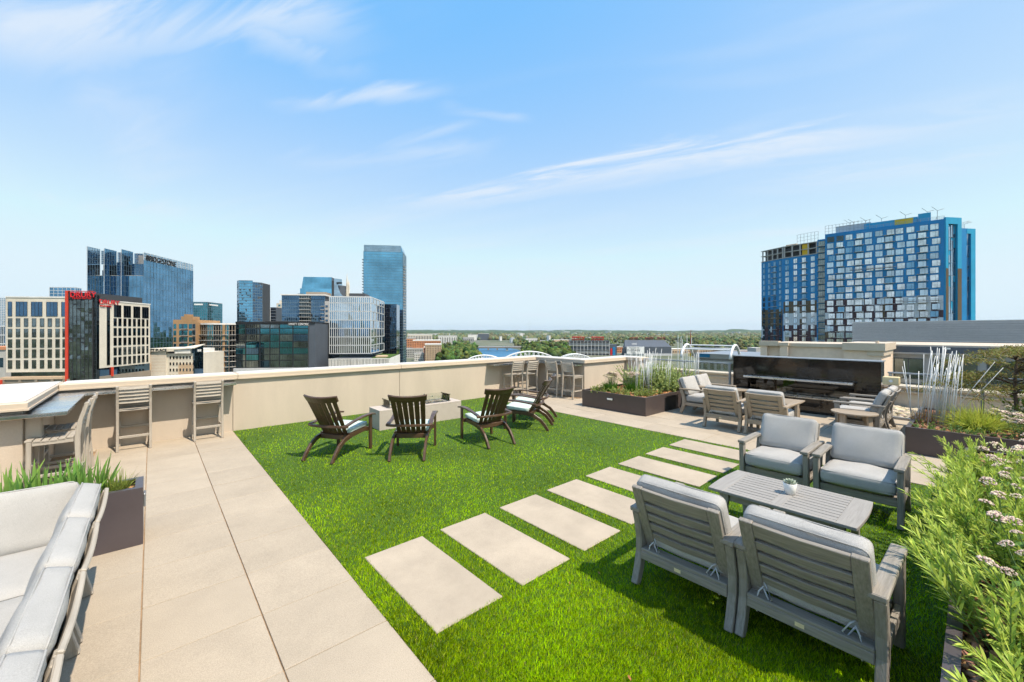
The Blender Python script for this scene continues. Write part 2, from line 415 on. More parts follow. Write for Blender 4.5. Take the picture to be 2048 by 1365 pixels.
# ================================================================== terrace: floor, lawn base, stepping stones
floor = MB().box(-6.0, 14.2, -3.0, 9.83, -0.6, -0.012).build('terrace_floor', 'joint'); tag(floor, kind='structure')
PX, PY = 0.608, 0.605
def paver_mesh(sx, sy, name='paver'):
    return MB().box(-sx / 2, sx / 2, -sy / 2, sy / 2, -0.011, 0.0).mesh(name, 'paver', bevel=0.002)
pm = paver_mesh(PX - 0.008, PY - 0.004)
def pave(cx, cy, me=pm):
    o = add_mesh('paver', me, floor, (cx, cy, random.uniform(-0.0012, 0.0012)), (random.uniform(-0.0015, 0.0015), random.uniform(-0.0015, 0.0015), 0)); return o
XE = 1.166                                   # lawn edge next to the paved strip
y0 = 3.776
for i in range(7):
    for j in range(-5, 10):
        cx, cy = XE - PX * (i + 0.5), y0 + PY * (j + 0.5)
        if i > 3 and cy < 3.0: continue
        if cx - PX/2 < -1.13 and cy + PY/2 > 7.3: continue
        if cy + PY / 2 > 9.4: continue
        pave(cx, cy)
ly = 9.38 - (y0 + PY * 9)
pm_end = paver_mesh(PX - 0.008, ly - 0.004)
for i in range(4):
    pave(XE - PX * (i + 0.5), 9.38 - ly / 2, pm_end)
XF = 7.16                                    # far edge of the lawn
for i in range(8):
    for j in range(-8, 10):
        cx, cy = XF + PX * (i + 0.5), y0 + PY * (j + 0.5)
        if cx > 9.2 and cy > 7.2: continue
        if cx > 9.2 and cy < -0.1: continue
        if cy + PY / 2 > 9.4: continue
        pave(cx, cy)
for i in range(3):
    pave(XF + PX * (i + 0.5), 9.38 - ly / 2, pm_end)

lawn_base = MB().box(XE + 0.004, XF - 0.004, -1.6, 9.376, -0.011, -0.006).build('lawn_base', 'lawn_soil'); tag(lawn_base, kind='structure')
path = bpy.data.objects.new('stepping_path', None); link(path); tag(path, kind='structure')
STONES = [(1.342 + 0.7325 * i, 1.342 + 0.7325 * i + 0.545, 2.245, 3.398) for i in range(8)]
sm = MB().box(-0.2725, 0.2725, -0.5765, 0.5765, -0.005, 0.006).mesh('stepping_stone', 'stone', bevel=0.005)
for a, b, c, d in STONES:
    add_mesh('stepping_stone', sm, path, ((a + b) / 2, (c + d) / 2, random.uniform(-0.002, 0.002)), (0, 0, random.uniform(-0.006, 0.006)))

# ================================================================== parapet walls
pw = thing('parapet_wall', 'long beige stucco parapet wall with capped top around the roof terrace', 'wall')
WF, WT = 9.38, 9.83
def panel(x0, x1, y0_, y1, z1=0.985):
    return MB().box(x0, x1, y0_, y1, -0.03, z1).build('wall_panel', 'stucco', pw, bevel=0.006)
g_ = 0.006
panel(-6.0, -1.12, 7.32, WT)
panel(-1.12 + 0.002, 1.17 - g_, WF, WT)
panel(1.17, 4.58 - g_, WF, WT)
panel(4.58, 7.9 - g_, WF, WT)
panel(7.9, 9.73, WF, WT)
panel(9.28, 9.73, 7.42 + 0.45, WF - 0.002)
panel(9.28, 11.35, 7.42, 7.865)
panel(11.352, 11.8, 6.95, 7.865)
def coping(x0, x1, y0_, y1, front):
    """cap with a proud lip along the faces listed in front"""
    b = MB().box(x0, x1, y0_, y1, 0.988, 1.072)
    c = b.build('coping', 'coping', pw, bevel=0.008)
    t = MB().box(x0 + 0.03, x1 - 0.03, y0_ + 0.10, y1 - 0.01, 1.0725, 1.082).build('coping_cap', 'coping_top', c, bevel=0.003)
    l = MB()
    if 'S' in front: l.box(x0 - 0.012, x1 + (0.012 if 'E' in front else 0), y0_ - 0.012, y0_ - 0.0005, 0.980, 1.002)
    if 'W' in front: l.box(x0 - 0.012, x0 - 0.0005, y0_, y1, 0.980, 1.002)
    if 'E' in front: l.box(x1 + 0.0005, x1 + 0.012, y0_, y1, 0.980, 1.002)
    l.build('coping_lip', 'coping', c)
coping(-6.0, -1.075, 7.275, 9.88, 'SE')
coping(-1.07, 1.24, 9.335, 9.88, 'S')
coping(1.243, 4.6, 9.335, 9.88, 'S')
coping(4.603, 9.235, 9.335, 9.88, 'S')
coping(9.24, 9.78, 7.86, 9.88, 'W')
coping(9.235, 11.30, 7.375, 7.855, 'SW')
coping(11.305, 11.86, 6.905, 7.9, 'SW')

# low parapet and pebble strip beyond the guard rail
lp = thing('low_parapet', 'low beige parapet behind the metal guard rail and pebbles', 'wall')
MB().box(13.8, 14.2, -3.0, 7.85, -0.03, 0.50).build('wall_panel', 'stucco', lp, bevel=0.005)
MB().box(13.74, 14.26, -3.0, 7.9, 0.502, 0.56).build('coping', 'coping', lp, bevel=0.006)
MB().box(13.76, 13.798, -3.0, 7.88, 0.40, 0.43).build('trim', 'coping', lp)
MB().box(12.02, 12.10, -3.0, 6.9, -0.03, 0.05).build('strip_edging', 'grey_metal').__setitem__('label', 'grey metal edging along the pebble strip')
bpy.data.objects['strip_edging']['category'] = 'edging'
# pebbles: rounded stones
def pebble_mass(name, x0, x1, y0_, y1, z0, n, smin, smax, parent=None):
    bm = bmesh.new(); bmesh.ops.create_icosphere(bm, subdivisions=1, radius=1)
    sv = np.array([v.co[:] for v in bm.verts]); sf = np.array([[v.index for v in f.verts] for f in bm.faces]); bm.free()
    V = []; Fc = []; Cc = []
    for i in range(n):
        s = rng.uniform(smin, smax); q = sv * [s * rng.uniform(.8, 1.3), s * rng.uniform(.7, 1.0), s * rng.uniform(.45, .65)]
        a = rng.uniform(0, 6.28); ca, sa = math.cos(a), math.sin(a)
        q = np.stack([q[:, 0] * ca - q[:, 1] * sa, q[:, 0] * sa + q[:, 1] * ca, q[:, 2]], 1)
        q += [rng.uniform(x0, x1), rng.uniform(y0_, y1), z0 + rng.uniform(0, 0.05)]
        c = np.array([0.62, 0.52, 0.38]) * rng.uniform(0.55, 1.15) * np.array([1, rng.uniform(.93, 1.04), rng.uniform(.85, 1.1)])
        Fc.append(sf + len(V) * len(sv)); V.append(q); Cc.append(np.tile(c, (len(sv), 1)))
    return np_obj(name, np.concatenate(V), np.concatenate(Fc), np.concatenate(Cc), 'pebble', parent, smooth=True)
pb = pebble_mass('pebbles', 12.14, 13.76, -0.8, 6.8, 0.0, 1900, 0.05, 0.12)
tag(pb, 'tan river pebbles in the strip beside the low parapet', 'pebbles', kind='stuff')

# guard rail in line with the fireplace
gr = thing('guard_rail', 'grey metal guard rail with glass infill beyond the fireplace wall', 'railing', (11.5, 0, 0))
for ya, yb in ((4.30, 6.88), (-2.6, 1.24)):
    MB().box(-0.03, 0.03, ya, yb, 1.02, 1.055).build('top_rail', 'grey_metal', gr, bevel=0.006)
    k = 3 if ya > 0 else 4
    for i in range(k):
        yy = ya + 0.04 + (yb - ya - 0.08) * i / (k - 1)
        MB().box(-0.025, 0.025, yy - 0.025, yy + 0.025, -0.03, 1.018).build('post', 'grey_metal', gr, bevel=0.004)
        if i:
            yp = ya + 0.04 + (yb - ya - 0.08) * (i - 1) / (k - 1)
            MB().box(-0.005, 0.005, yp + 0.05, yy - 0.05, 0.12, 1.0).build('glass_pane', 'clear_glass', gr)

# ================================================================== bar counters
def counter(name, poly, label, posts):
    t = thing(name, label, 'counter')
    MB().prism(poly, 0.905, 0.945).build('counter_top', 'steel', t, bevel=0.004)
    cx = sum(p[0] for p in poly) / len(poly); cy = sum(p[1] for p in poly) / len(poly)
    def inset(p, d=0.025): return p
    sh = MB(); sh.prism([(x, y) for x, y in poly], 0.9462, 0.9492)
    sh.build('counter_sheet', 'steel_top', t)
    for (x0, x1, y0_, y1) in posts:
        MB().box(x0, x1, y0_, y1, 0.62, 0.904).build('bracket', 'stucco', t, bevel=0.01)
    return t
counter('bar_counter', [(-5.9, 7.13), (-0.75, 7.13), (-0.75, 9.04), (1.18, 9.04), (1.18, 9.378), (-1.118, 9.378), (-1.118, 7.318), (-5.9, 7.318)],
        'stainless steel bar counter wrapping the parapet corner behind the striped planter', [(-1.116, -0.98, 7.36, 7.5)])
bpy.data.objects['bar_counter']['label'] = 'stainless steel bar counter along the parapet at the left, four stools tucked under it'
counter('bar_counter', [(7.27, 9.04), (8.94, 9.04), (8.94, 7.46), (9.278, 7.46), (9.278, 9.378), (7.27, 9.378)],
        'stainless steel bar counter in the far terrace corner behind the brown chairs', [])

# ================================================================== fireplace wall
fp = thing('fireplace', 'polished dark granite outdoor fireplace wall with long steel mantel and black firebox', 'fireplace', (11.4, 2.75, 0))
y0f, y1f = -1.42, 1.47
ob = MB()
ob.box(0, 0.42, y0f, y1f, 0.80, 1.25).box(0, 0.42, y0f, -0.98, 0.34, 0.7995).box(0, 0.42, 1.12, y1f, 0.34, 0.7995).box(0, 0.42, y0f, y1f, -0.03, 0.3395)
ob.build('granite_body', 'granite', fp, bevel=0.003)
MB().box(-0.02, 0.44, y0f - 0.02, y1f + 0.02, 1.2515, 1.268).build('cap', 'grey_metal', fp)
MB().box(0.30, 0.41, -0.98, 1.12, 0.342, 0.798).build('firebox_back', 'dark_glass', fp)
MB().box(-0.26, 0.02, -1.0, 1.14, 0.745, 0.792).build('mantel', 'steel', fp, bevel=0.004)
MB().box(0.08, 0.24, -0.9, 1.04, 0.342, 0.385).build('burner_tray', 'steel', fp)
MB().box(-0.012, 0.0, -1.0, 1.14, 0.335, 0.362).build('sill', 'steel', fp)
for k in range(5):
    MB().box(0.02, 0.028, -0.96 + k * 0.41, -0.96 + k * 0.41 + 0.40, 0.39, 0.56).build('glass_guard', 'clear_glass', fp)
lb = thing('outlet_box', 'small cream outdoor outlet box on a post beside the fireplace', 'box', (11.34, 1.17, 0))
MB().box(-0.02, 0.02, -0.02, 0.02, -0.03, 0.80).build('post', 'grey_metal', lb)
MB().box(-0.07, 0.07, -0.13, 0.13, 0.80, 0.97).build('cover', 'cream_plastic', lb, bevel=0.015)
MB().tube([(-0.075, 0, 0.885), (-0.069, 0, 0.885)], 0.03, 12).build('lens', 'white_plastic', lb)

# ================================================================== planters with bark mulch
def chips(name, x0, x1, y0_, y1, z0, n, s0, s1, parent, tone=(0.42, 0.20, 0.085), bump=0.05):
    sv = np.array([(-1, -1, -1), (1, -1, -1), (1, 1, -1), (-1, 1, -1), (-1, -1, 1), (1, -1, 1), (1, 1, 1), (-1, 1, 1)]) * .5
    sf = np.array([(4, 5, 6, 7), (0, 1, 5, 4), (1, 2, 6, 5), (2, 3, 7, 6), (3, 0, 4, 7)])
    sc = np.stack([rng.uniform(s0, s1, n), rng.uniform(s0, s1, n) * .42, rng.uniform(s0, s1, n) * .16], 1)
    a = rng.uniform(0, 6.283, n); b = rng.normal(0, .33, n); c = rng.normal(0, .3, n)
    q = sv[None] * sc[:, None, :]
    x, y, z = q[..., 0], q[..., 1], q[..., 2]
    z, x = z * np.cos(b)[:, None] - x * np.sin(b)[:, None], x * np.cos(b)[:, None] + z * np.sin(b)[:, None]
    z, y = z * np.cos(c)[:, None] - y * np.sin(c)[:, None], y * np.cos(c)[:, None] + z * np.sin(c)[:, None]
    x, y = x * np.cos(a)[:, None] - y * np.sin(a)[:, None], x * np.sin(a)[:, None] + y * np.cos(a)[:, None]
    px = rng.uniform(x0, x1, n); py = rng.uniform(y0_, y1, n)
    pz = z0 + rng.uniform(0, .016, n) + bump * .5 * (np.sin(px * 4.1 + py * 2) * np.cos(py * 5.3))
    V = np.stack([x + px[:, None], y + py[:, None], z + pz[:, None]], 2).reshape(-1, 3)
    Fc = (sf[None] + (np.arange(n) * 8)[:, None, None]).reshape(-1, 4)
    col = np.array(tone)[None] * rng.uniform(.35, 1.35, (n, 1)) * np.stack([np.ones(n), rng.uniform(.85, 1.15, n), rng.uniform(.7, 1.3, n)], 1)
    o = np_obj(name, V, Fc, np.repeat(col, 8, 0), 'chip', parent); o['kind'] = 'stuff'; return o
def planter(label, x0, x1, y0_, y1, h, m='planter_metal', n=2500, s=(0.025, 0.07), tone=(0.42, 0.20, 0.085), chip_area=None):
    t = thing('planter_box', label, 'planter', ((x0 + x1) / 2, (y0_ + y1) / 2, 0))
    hx, hy = (x1 - x0) / 2, (y1 - y0_) / 2; w = 0.055
    MB().box(-hx, hx, -hy, -hy + 0.012, 0, h).box(-hx, hx, hy - 0.012, hy, 0, h).box(-hx, -hx + 0.012, -hy + 0.0121, hy - 0.0121, 0, h).box(hx - 0.012, hx, -hy + 0.0121, hy - 0.0121, 0, h).build('panel', m, t)
    rim = MB()
    for (a, b, c, d) in ((-hx, hx, -hy, -hy + w), (-hx, hx, hy - w, hy), (-hx, -hx + w, -hy + w, hy - w), (hx - w, hx, -hy + w, hy - w)):
        rim.box(a, b, c, d, h + 0.0005, h + 0.006)
    rim.build('rim', m, t)
    MB().box(-hx + 0.013, hx - 0.013, -hy + 0.013, hy - 0.013, 0, h - 0.055).build('soil', 'soil', t)
    ca = chip_area or (-hx + w, hx - w, -hy + w, hy - w)
    chips('mulch', *ca, h - 0.045, n, s[0], s[1], t, tone)
    return t
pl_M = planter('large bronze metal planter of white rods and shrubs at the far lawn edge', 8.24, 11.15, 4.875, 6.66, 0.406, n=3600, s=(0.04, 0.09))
b = MB().box(-1.468, -1.455, -0.05, 0.14, 0.235, 0.305); b.build('step_light', 'black', pl_M, bevel=0.005)
MB().box(-1.474, -1.4682, -0.03, 0.125, 0.25, 0.292).build('light_lens', 'white_plastic', pl_M, bevel=0.008)
MB().box(-0.62, -0.10, -0.8985, -0.893, 0.03, 0.33).build('black_panel', 'black', pl_M)  # thin black rectangle on the planter side facing the armchairs
pl_R = planter('bronze metal planter with white rods and yellow grass beside the maple', 8.85, 11.4, -2.6, 0.75, 0.40, n=3600, s=(0.04, 0.09), tone=(0.34, 0.17, 0.09))
pl_N = planter('long bronze planter brimming with willow leaved plants nearest the camera at right', 2.1, 7.75, -1.5, 0.105, 0.42, 'planter_grey', n=6500, s=(0.025, 0.075), tone=(0.36, 0.18, 0.09))
MB().box(-0.55, -0.42, 0.803, 0.83, 0.30, 0.34).build('step_light', 'black', pl_N, bevel=0.01)
pl_L = planter('narrow plum grey planter of iris blades behind the sofa', -2.3, -0.055, 4.92, 5.30, 0.50, 'planter_grey', n=1500, s=(0.02, 0.055), tone=(0.5, 0.26, 0.12))
MB().box(1.124, 1.14, -0.10, 0.02, 0.30, 0.42).build('step_light', 'grey_metal', pl_L, bevel=0.006)

# ================================================================== fire table
ft = thing('fire_table', 'rectangular pale concrete fire pit table with glass wind guard', 'fire pit', (4.2, 7.79, 0))
ft.rotation_euler = (0, 0, -0.03)
fx, fy = 0.92, 0.265
b = MB(); b.box(-fx, fx, -fy, fy, -0.02, 0.335)
for (a, c, d, e) in ((-fx, fx, -fy, -0.13), (-fx, fx, 0.13, fy), (-fx, -0.62, -0.13, 0.13), (0.62, fx, -0.13, 0.13)): b.box(a, c, d, e, 0.3352, 0.375)
b.build('body', 'concrete', ft, bevel=0.004)
chips('lava_rock', -0.6, 0.6, -0.115, 0.115, 0.35, 260, 0.03, 0.07, ft, (0.30, 0.26, 0.22))
for (x0, x1, y0_, y1) in ((-0.68, 0.68, -0.175, -0.169), (-0.68, 0.68, 0.169, 0.175), (-0.68, -0.674, -0.168, 0.168), (0.674, 0.68, -0.168, 0.168)):
    MB().box(x0, x1, y0_, y1, 0.377, 0.53).build('glass_guard', 'clear_glass', ft)
for x in (-0.68, -0.2, 0.25, 0.68):
    for y in (-0.175, 0.175):
        MB().box(x - 0.012, x + 0.012, y - 0.009, y + 0.009, 0.515, 0.535).build('clip', 'steel', ft); MB().box(x - 0.014, x + 0.014, y - 0.014, y + 0.014, 0.3755, 0.40).build('clip', 'steel', ft)
# ================================================================== furniture
def make_lounge(label, tone='wood', fab='fabric'):
    """armchair facing +x, rear feet at x = 0"""
    t = thing('lounge_chair', label, 'armchair')
    w = tone + '_'; W = 0.70
    for s in (-1, 1):
        y = s * (W / 2 - 0.028)
        MB().sweep([(-0.035, y, 0), (0.012, y, 0.10), (0.045, y, 0.22), (0.045, y, 0.34), (0.018, y, 0.46), (-0.012, y, 0.549)], 0.05, [0.055, 0.07, 0.075, 0.072, 0.068, 0.065]).build('leg', w + 'z', t, bevel=0.005)
        MB().sweep([(0.615, y, 0), (0.60, y, 0.14), (0.598, y, 0.30), (0.615, y, 0.549)], 0.05, [0.05, 0.075, 0.082, 0.075]).build('leg', w + 'z', t, bevel=0.005)
        MB().sweep([(-0.06, s * (W / 2 - 0.035), 0.566), (0.25, s * (W / 2 - 0.035), 0.574), (0.67, s * (W / 2 - 0.035), 0.57)], 0.078, 0.034).build('armrest', w + 'x', t, bevel=0.006)
        MB().box(0.082, 0.556, y - 0.016, y + 0.016, 0.205, 0.275).build('side_rail', w + 'x', t, bevel=0.004)
    MB().box(0.56, 0.597, -0.296, 0.296, 0.195, 0.275).build('front_rail', w + 'y', t, bevel=0.004)
    MB().box(0.0, 0.085, -0.296, 0.296, 0.245, 0.268).box(-0.001, 0.026, -0.296, 0.296, 0.185, 0.2445).build('rear_rail', w + 'y', t, bevel=0.004)
    for k in range(5):
        MB().box(0.13 + k * 0.085, 0.195 + k * 0.085, -0.296, 0.296, 0.252, 0.27).build('seat_slat', w + 'y', t)
    # back
    a = math.atan2(0.215, 0.50); Lb = 0.545
    def bp(u, off, y):   # point on the back: u along it from the seat, off forward of it
        return (0.095 - u * math.sin(a) + off * math.cos(a), y, 0.27 + u * math.cos(a) + off * math.sin(a))
    for s in (-1, 1):
        MB().sweep([bp(-0.02, 0, s * 0.260), bp(Lb * 0.5, -0.006, s * 0.260), bp(Lb, 0, s * 0.260)], 0.072, 0.032).build('stile', w + 'z', t, bevel=0.004)
    hh = [0.061] * 4 + [0.100]; u = 0.085
    for k, h in enumerate(hh):
        mid = u + h / 2
        MB().sweep([bp(mid, -0.002, -0.223), bp(mid, -0.010, 0), bp(mid, -0.002, 0.223)], 0.024, h, side=(math.cos(a), 0, math.sin(a))).build('back_slat', w + 'y', t, bevel=0.003)
        u += h + 0.028
    sc = add_mesh('seat_cushion', CUSH[fab + '_seat'], t, (0.355, 0, 0.365), (0, R(-2), 0))
    add_mesh('piping', CUSH[fab + '_seat_p'], sc)
    c = bp(0.355, 0.084, 0)
    bc = add_mesh('back_cushion', CUSH[fab + '_back'], t, c, (0, R(90) - a, 0))
    add_mesh('piping', CUSH[fab + '_back_p'], bc)
    for s in (-1, 1):
        m = MB(); x, _, z = bp(0.075, -0.02, 0); y = s * 0.215
        m.tube([(x, y, z + 0.02), (x - 0.02, y - s * 0.02, z + 0.005), (x - 0.03, y - s * 0.05, z - 0.05), (x - 0.02, y - s * 0.035, z - 0.075), (x - 0.012, y, z - 0.01)], 0.0045, 5)
        m.tube([(x - 0.012, y, z), (x - 0.03, y + s * 0.02, z - 0.03), (x - 0.028, y + s * 0.035, z - 0.10), (x - 0.03, y + s * 0.03, z - 0.16)], 0.0045, 5)
        m.build('tie', 'tie', t, smooth=True)
    MB().box(-0.0035, -0.0015, 0.0, 0.045, 0.205, 0.228).build('maker_plate', 'cream_plastic', t)
    return t
CUSH = {}
for fab, se in (('fabric', 3), ('fabric_dark', 5)):
    CUSH[fab + '_seat'] = cushion_mesh('seat_cushion', 0.60, 0.585, 0.155, 0.05, 0.022, fab, 14, 0.007, se)
    CUSH[fab + '_seat_p'] = piping_mesh('piping', 0.60, 0.585, 0.155, 0.05, fab)
    CUSH[fab + '_back'] = cushion_mesh('back_cushion', 0.415, 0.585, 0.118, 0.042, 0.016, fab, 14, 0.007, se + 1)
    CUSH[fab + '_back_p'] = piping_mesh('piping', 0.415, 0.585, 0.118, 0.042, fab)
def place(proto, used, loc, rz, label, group=None, sc=None):
    o = proto if not used else copy_tree(proto)
    o.location = loc; o.rotation_euler = (0, 0, rz); o['label'] = label
    if group: o['group'] = group
    if sc: o.scale = sc
    used.append(o); return o
GL = 'grey cushioned armchairs of the two lounge groups'
ch = make_lounge('x'); us = []
place(ch, us, (2.775, 1.372, 0), R(0.5), 'grey slatted armchair seen from behind, nearer the stepping stones', GL, (1, 1.03, 1))
place(ch, us, (2.785, 0.652, 0), R(-1.0), 'grey slatted armchair seen from behind, cut by the bottom frame edge', GL, (1, 1.02, 1))
place(ch, us, (5.99, 1.565, 0), R(180), 'grey cushioned armchair beyond the coffee table, next to the stepping stones', GL, (1, 1, 1))
place(ch, us, (6.0, 0.825, 0), R(180.5), 'grey cushioned armchair beyond the coffee table, next to the willow leaved plants', GL)
ch2 = make_lounge('x', 'tan_wood'); us2 = []
place(ch2, us2, (8.30, 3.285, 0), 0, 'tan slatted armchair seen from behind on the far pavers, left of the pair', GL)
place(ch2, us2, (8.31, 2.535, 0), R(-1), 'tan slatted armchair seen from behind on the far pavers, right of the pair', GL)
place(ch2, us2, (9.50, 4.50, 0), R(-91), 'armchair with sunlit pale back cushion beside the planter of rods, nearer one', GL)
place(ch2, us2, (10.24, 4.52, 0), R(-90), 'armchair with sunlit pale back cushion beside the planter of rods, farther one', GL)
ch3 = make_lounge('x', 'wood', 'fabric'); us3 = []
place(ch3, us3, (9.98, 1.14, 0), R(91), 'armchair seen side on behind the round side table, nearer one', GL)
place(ch3, us3, (10.72, 1.12, 0), R(90), 'armchair seen side on behind the round side table, farther one at fireplace', GL)

# ---- sofa: the same slatted units without arms, in an L
sf = thing('sectional_sofa', 'pale grey sectional sofa with slatted outer frame at bottom left', 'sofa')
def sofa_unit(x, y, rz, wd, seat=True, corner=False):
    M4 = Matrix.Translation((x, y, 0)) @ Matrix.Rotation(rz, 4, 'Z')
    a = math.atan2(0.17, 0.50)
    def bp(u, off, yy): return Vector((0.095 - u * math.sin(a) + off * math.cos(a), yy, 0.27 + u * math.cos(a) + off * math.sin(a)))
    def put(mb, name, m, par=sf, bev=0.005):
        mb.v = [tuple(M4 @ Vector(v)) for v in mb.v]; return mb.build(name, m, par, bevel=bev)
    h = wd / 2
    for s in (-1, 1):
        put(MB().sweep([(0.03, s * (h - 0.06), 0), (0.06, s * (h - 0.06), 0.12), (0.085, s * (h - 0.06), 0.27)], 0.045, 0.065), 'leg', 'pale_wood_z')
        put(MB().sweep([bp(0, 0, s * (h - 0.03)), bp(0.25, -0.006, s * (h - 0.03)), bp(0.478, -0.002, s * (h - 0.03))], 0.05, 0.028), 'stile', 'pale_wood_z')
    n = 6; u = 0.06
    for k in range(5):
        hh = 0.075 if k < 4 else 0.085
        pts = [bp(u + hh / 2 + (0.012 if k == 4 else 0) * (abs(i / n * 2 - 1) ** 2 - 1), -0.005 - 0.010 * (1 - (i / n * 2 - 1) ** 2), -h + 0.006 + (wd - 0.012) * i / n) for i in range(n + 1)]
        put(MB().sweep(pts, 0.024, hh, side=(math.cos(a), 0, math.sin(a))), 'back_slat', 'pale_wood_y'); u += hh + 0.012
    put(MB().box(0.04, 0.66, -h + 0.03, h - 0.03, 0.20, 0.27), 'seat_frame', 'pale_wood_x')
    rot = rz
    c = M4 @ bp(0.325, 0.088, 0)
    bc = add_mesh('back_cushion', cushion_mesh('back_cushion', 0.41, wd - 0.012, 0.135, 0.04, 0.012, 'fabric_pale', 10, 0.006, int(x * 100 + y * 10)), sf, c)
    bc.rotation_euler = (Matrix.Rotation(rz, 4, 'Z') @ Matrix.Rotation(R(90) - a, 4, 'Y')).to_euler()
    add_mesh('piping', piping_mesh('piping', 0.41, wd - 0.012, 0.135, 0.04, 'fabric_pale'), bc)
    if seat:
        sc = add_mesh('seat_cushion', cushion_mesh('seat_cushion', 0.62, wd - 0.01, 0.155, 0.05, 0.02, 'fabric_pale', 10, 0.004, int(y * 77)), sf, M4 @ Vector((0.375, 0, 0.352)))
        sc.rotation_euler = (0, 0, rz); add_mesh('piping', piping_mesh('piping', 0.62, wd - 0.01, 0.155, 0.05, 'fabric_pale'), sc)
for yc, wd in ((1.86, 0.68), (2.54, 0.68), (3.22, 0.68), (3.925, 0.73)):
    sofa_unit(-0.315, yc, R(180), wd)
for xc, wd in ((-0.79, 0.80), (-1.55, 0.70)):
    sofa_unit(xc, 4.38, R(-90), wd, seat=xc < -1)

# ---- bar stools (face +x; rear feet at x = 0)
def make_stool(tone='pale_wood'):
    t = thing('bar_stool', 'x', 'bar stool'); w = tone + '_'; h = 0.215
    for s in (-1, 1):
        y = s * (h - 0.02)
        MB().sweep([(-0.01, y, 0), (0.025, y, 0.35), (0.03, y, 0.62), (0.005, y, 0.82), (-0.055, y, 1.035)], 0.034, [0.04, 0.046, 0.05, 0.042, 0.034]).build('leg', w + 'z', t, bevel=0.004)
        MB().sweep([(0.42, y, 0), (0.415, y, 0.62)], 0.038, 0.042).build('leg', w + 'z', t, bevel=0.004)
        MB().box(0.06, 0.392, y - 0.012, y + 0.012, 0.575, 0.622).build('apron', w + 'x', t, bevel=0.003)
        MB().box(0.05, 0.393, y - 0.011, y + 0.011, 0.20, 0.235).build('stretcher', w + 'x', t, bevel=0.003)
    MB().box(0.402, 0.43, -h + 0.042, h - 0.042, 0.575, 0.622).build('apron', w + 'y', t, bevel=0.003)
    MB().box(0.402, 0.43, -h + 0.042, h - 0.042, 0.30, 0.335).build('foot_rail', w + 'y', t, bevel=0.003)
    MB().box(0.008, 0.034, -h + 0.038, h - 0.038, 0.20, 0.24).build('stretcher', w + 'y', t, bevel=0.003)
    for k in range(6):
        x0 = 0.06 + k * 0.066; zz = 0.6235 - 0.012 * math.sin(k / 5 * math.pi)
        MB().box(x0, x0 + 0.058, -h + 0.002, h - 0.002, zz, zz + 0.022).build('seat_slat', w + 'y', t, bevel=0.003)
    for k in range(5):
        z = 0.775 + k * 0.056; x = 0.012 - 0.06 * ((z - 0.80) / 0.235) - 0.004
        MB().sweep([(x + 0.006, -h + 0.037, z), (x - 0.012, 0, z), (x + 0.006, h - 0.037, z)], 0.018, 0.049, side=(1, 0, -0.28)).build('back_slat', w + 'y', t, bevel=0.002)
    return t
GS = 'slatted bar stools at the two counters'
st = make_stool(); uss = []
place(st, uss, (-0.205, 8.90, 0), R(90), 'weathered slatted bar stool at the left counter, its full back to us, left one', GS)
place(st, uss, (0.755, 8.89, 0), R(90), 'weathered slatted bar stool beside the lawn corner, under the left counter end', GS)
place(st, uss, (-0.635, 7.36, 0), R(179), 'slatted bar stool side on behind the iris planter, nearer of two', GS)
place(st, uss, (-0.625, 8.02, 0), R(181), 'slatted bar stool side on behind the iris planter, farther of two', GS)
place(st, uss, (7.98, 8.82, 0), R(85), 'bar stool at the far corner counter, leftmost of four', GS)
place(st, uss, (8.42, 8.66, 0), R(88), 'bar stool at the far corner counter, second from the left', GS)
place(st, uss, (8.72, 8.18, 0), R(4), 'bar stool at the far corner counter, third from the left', GS)
place(st, uss, (8.76, 7.60, 0), R(2), 'bar stool at the far corner counter nearest the planter of rods', GS)

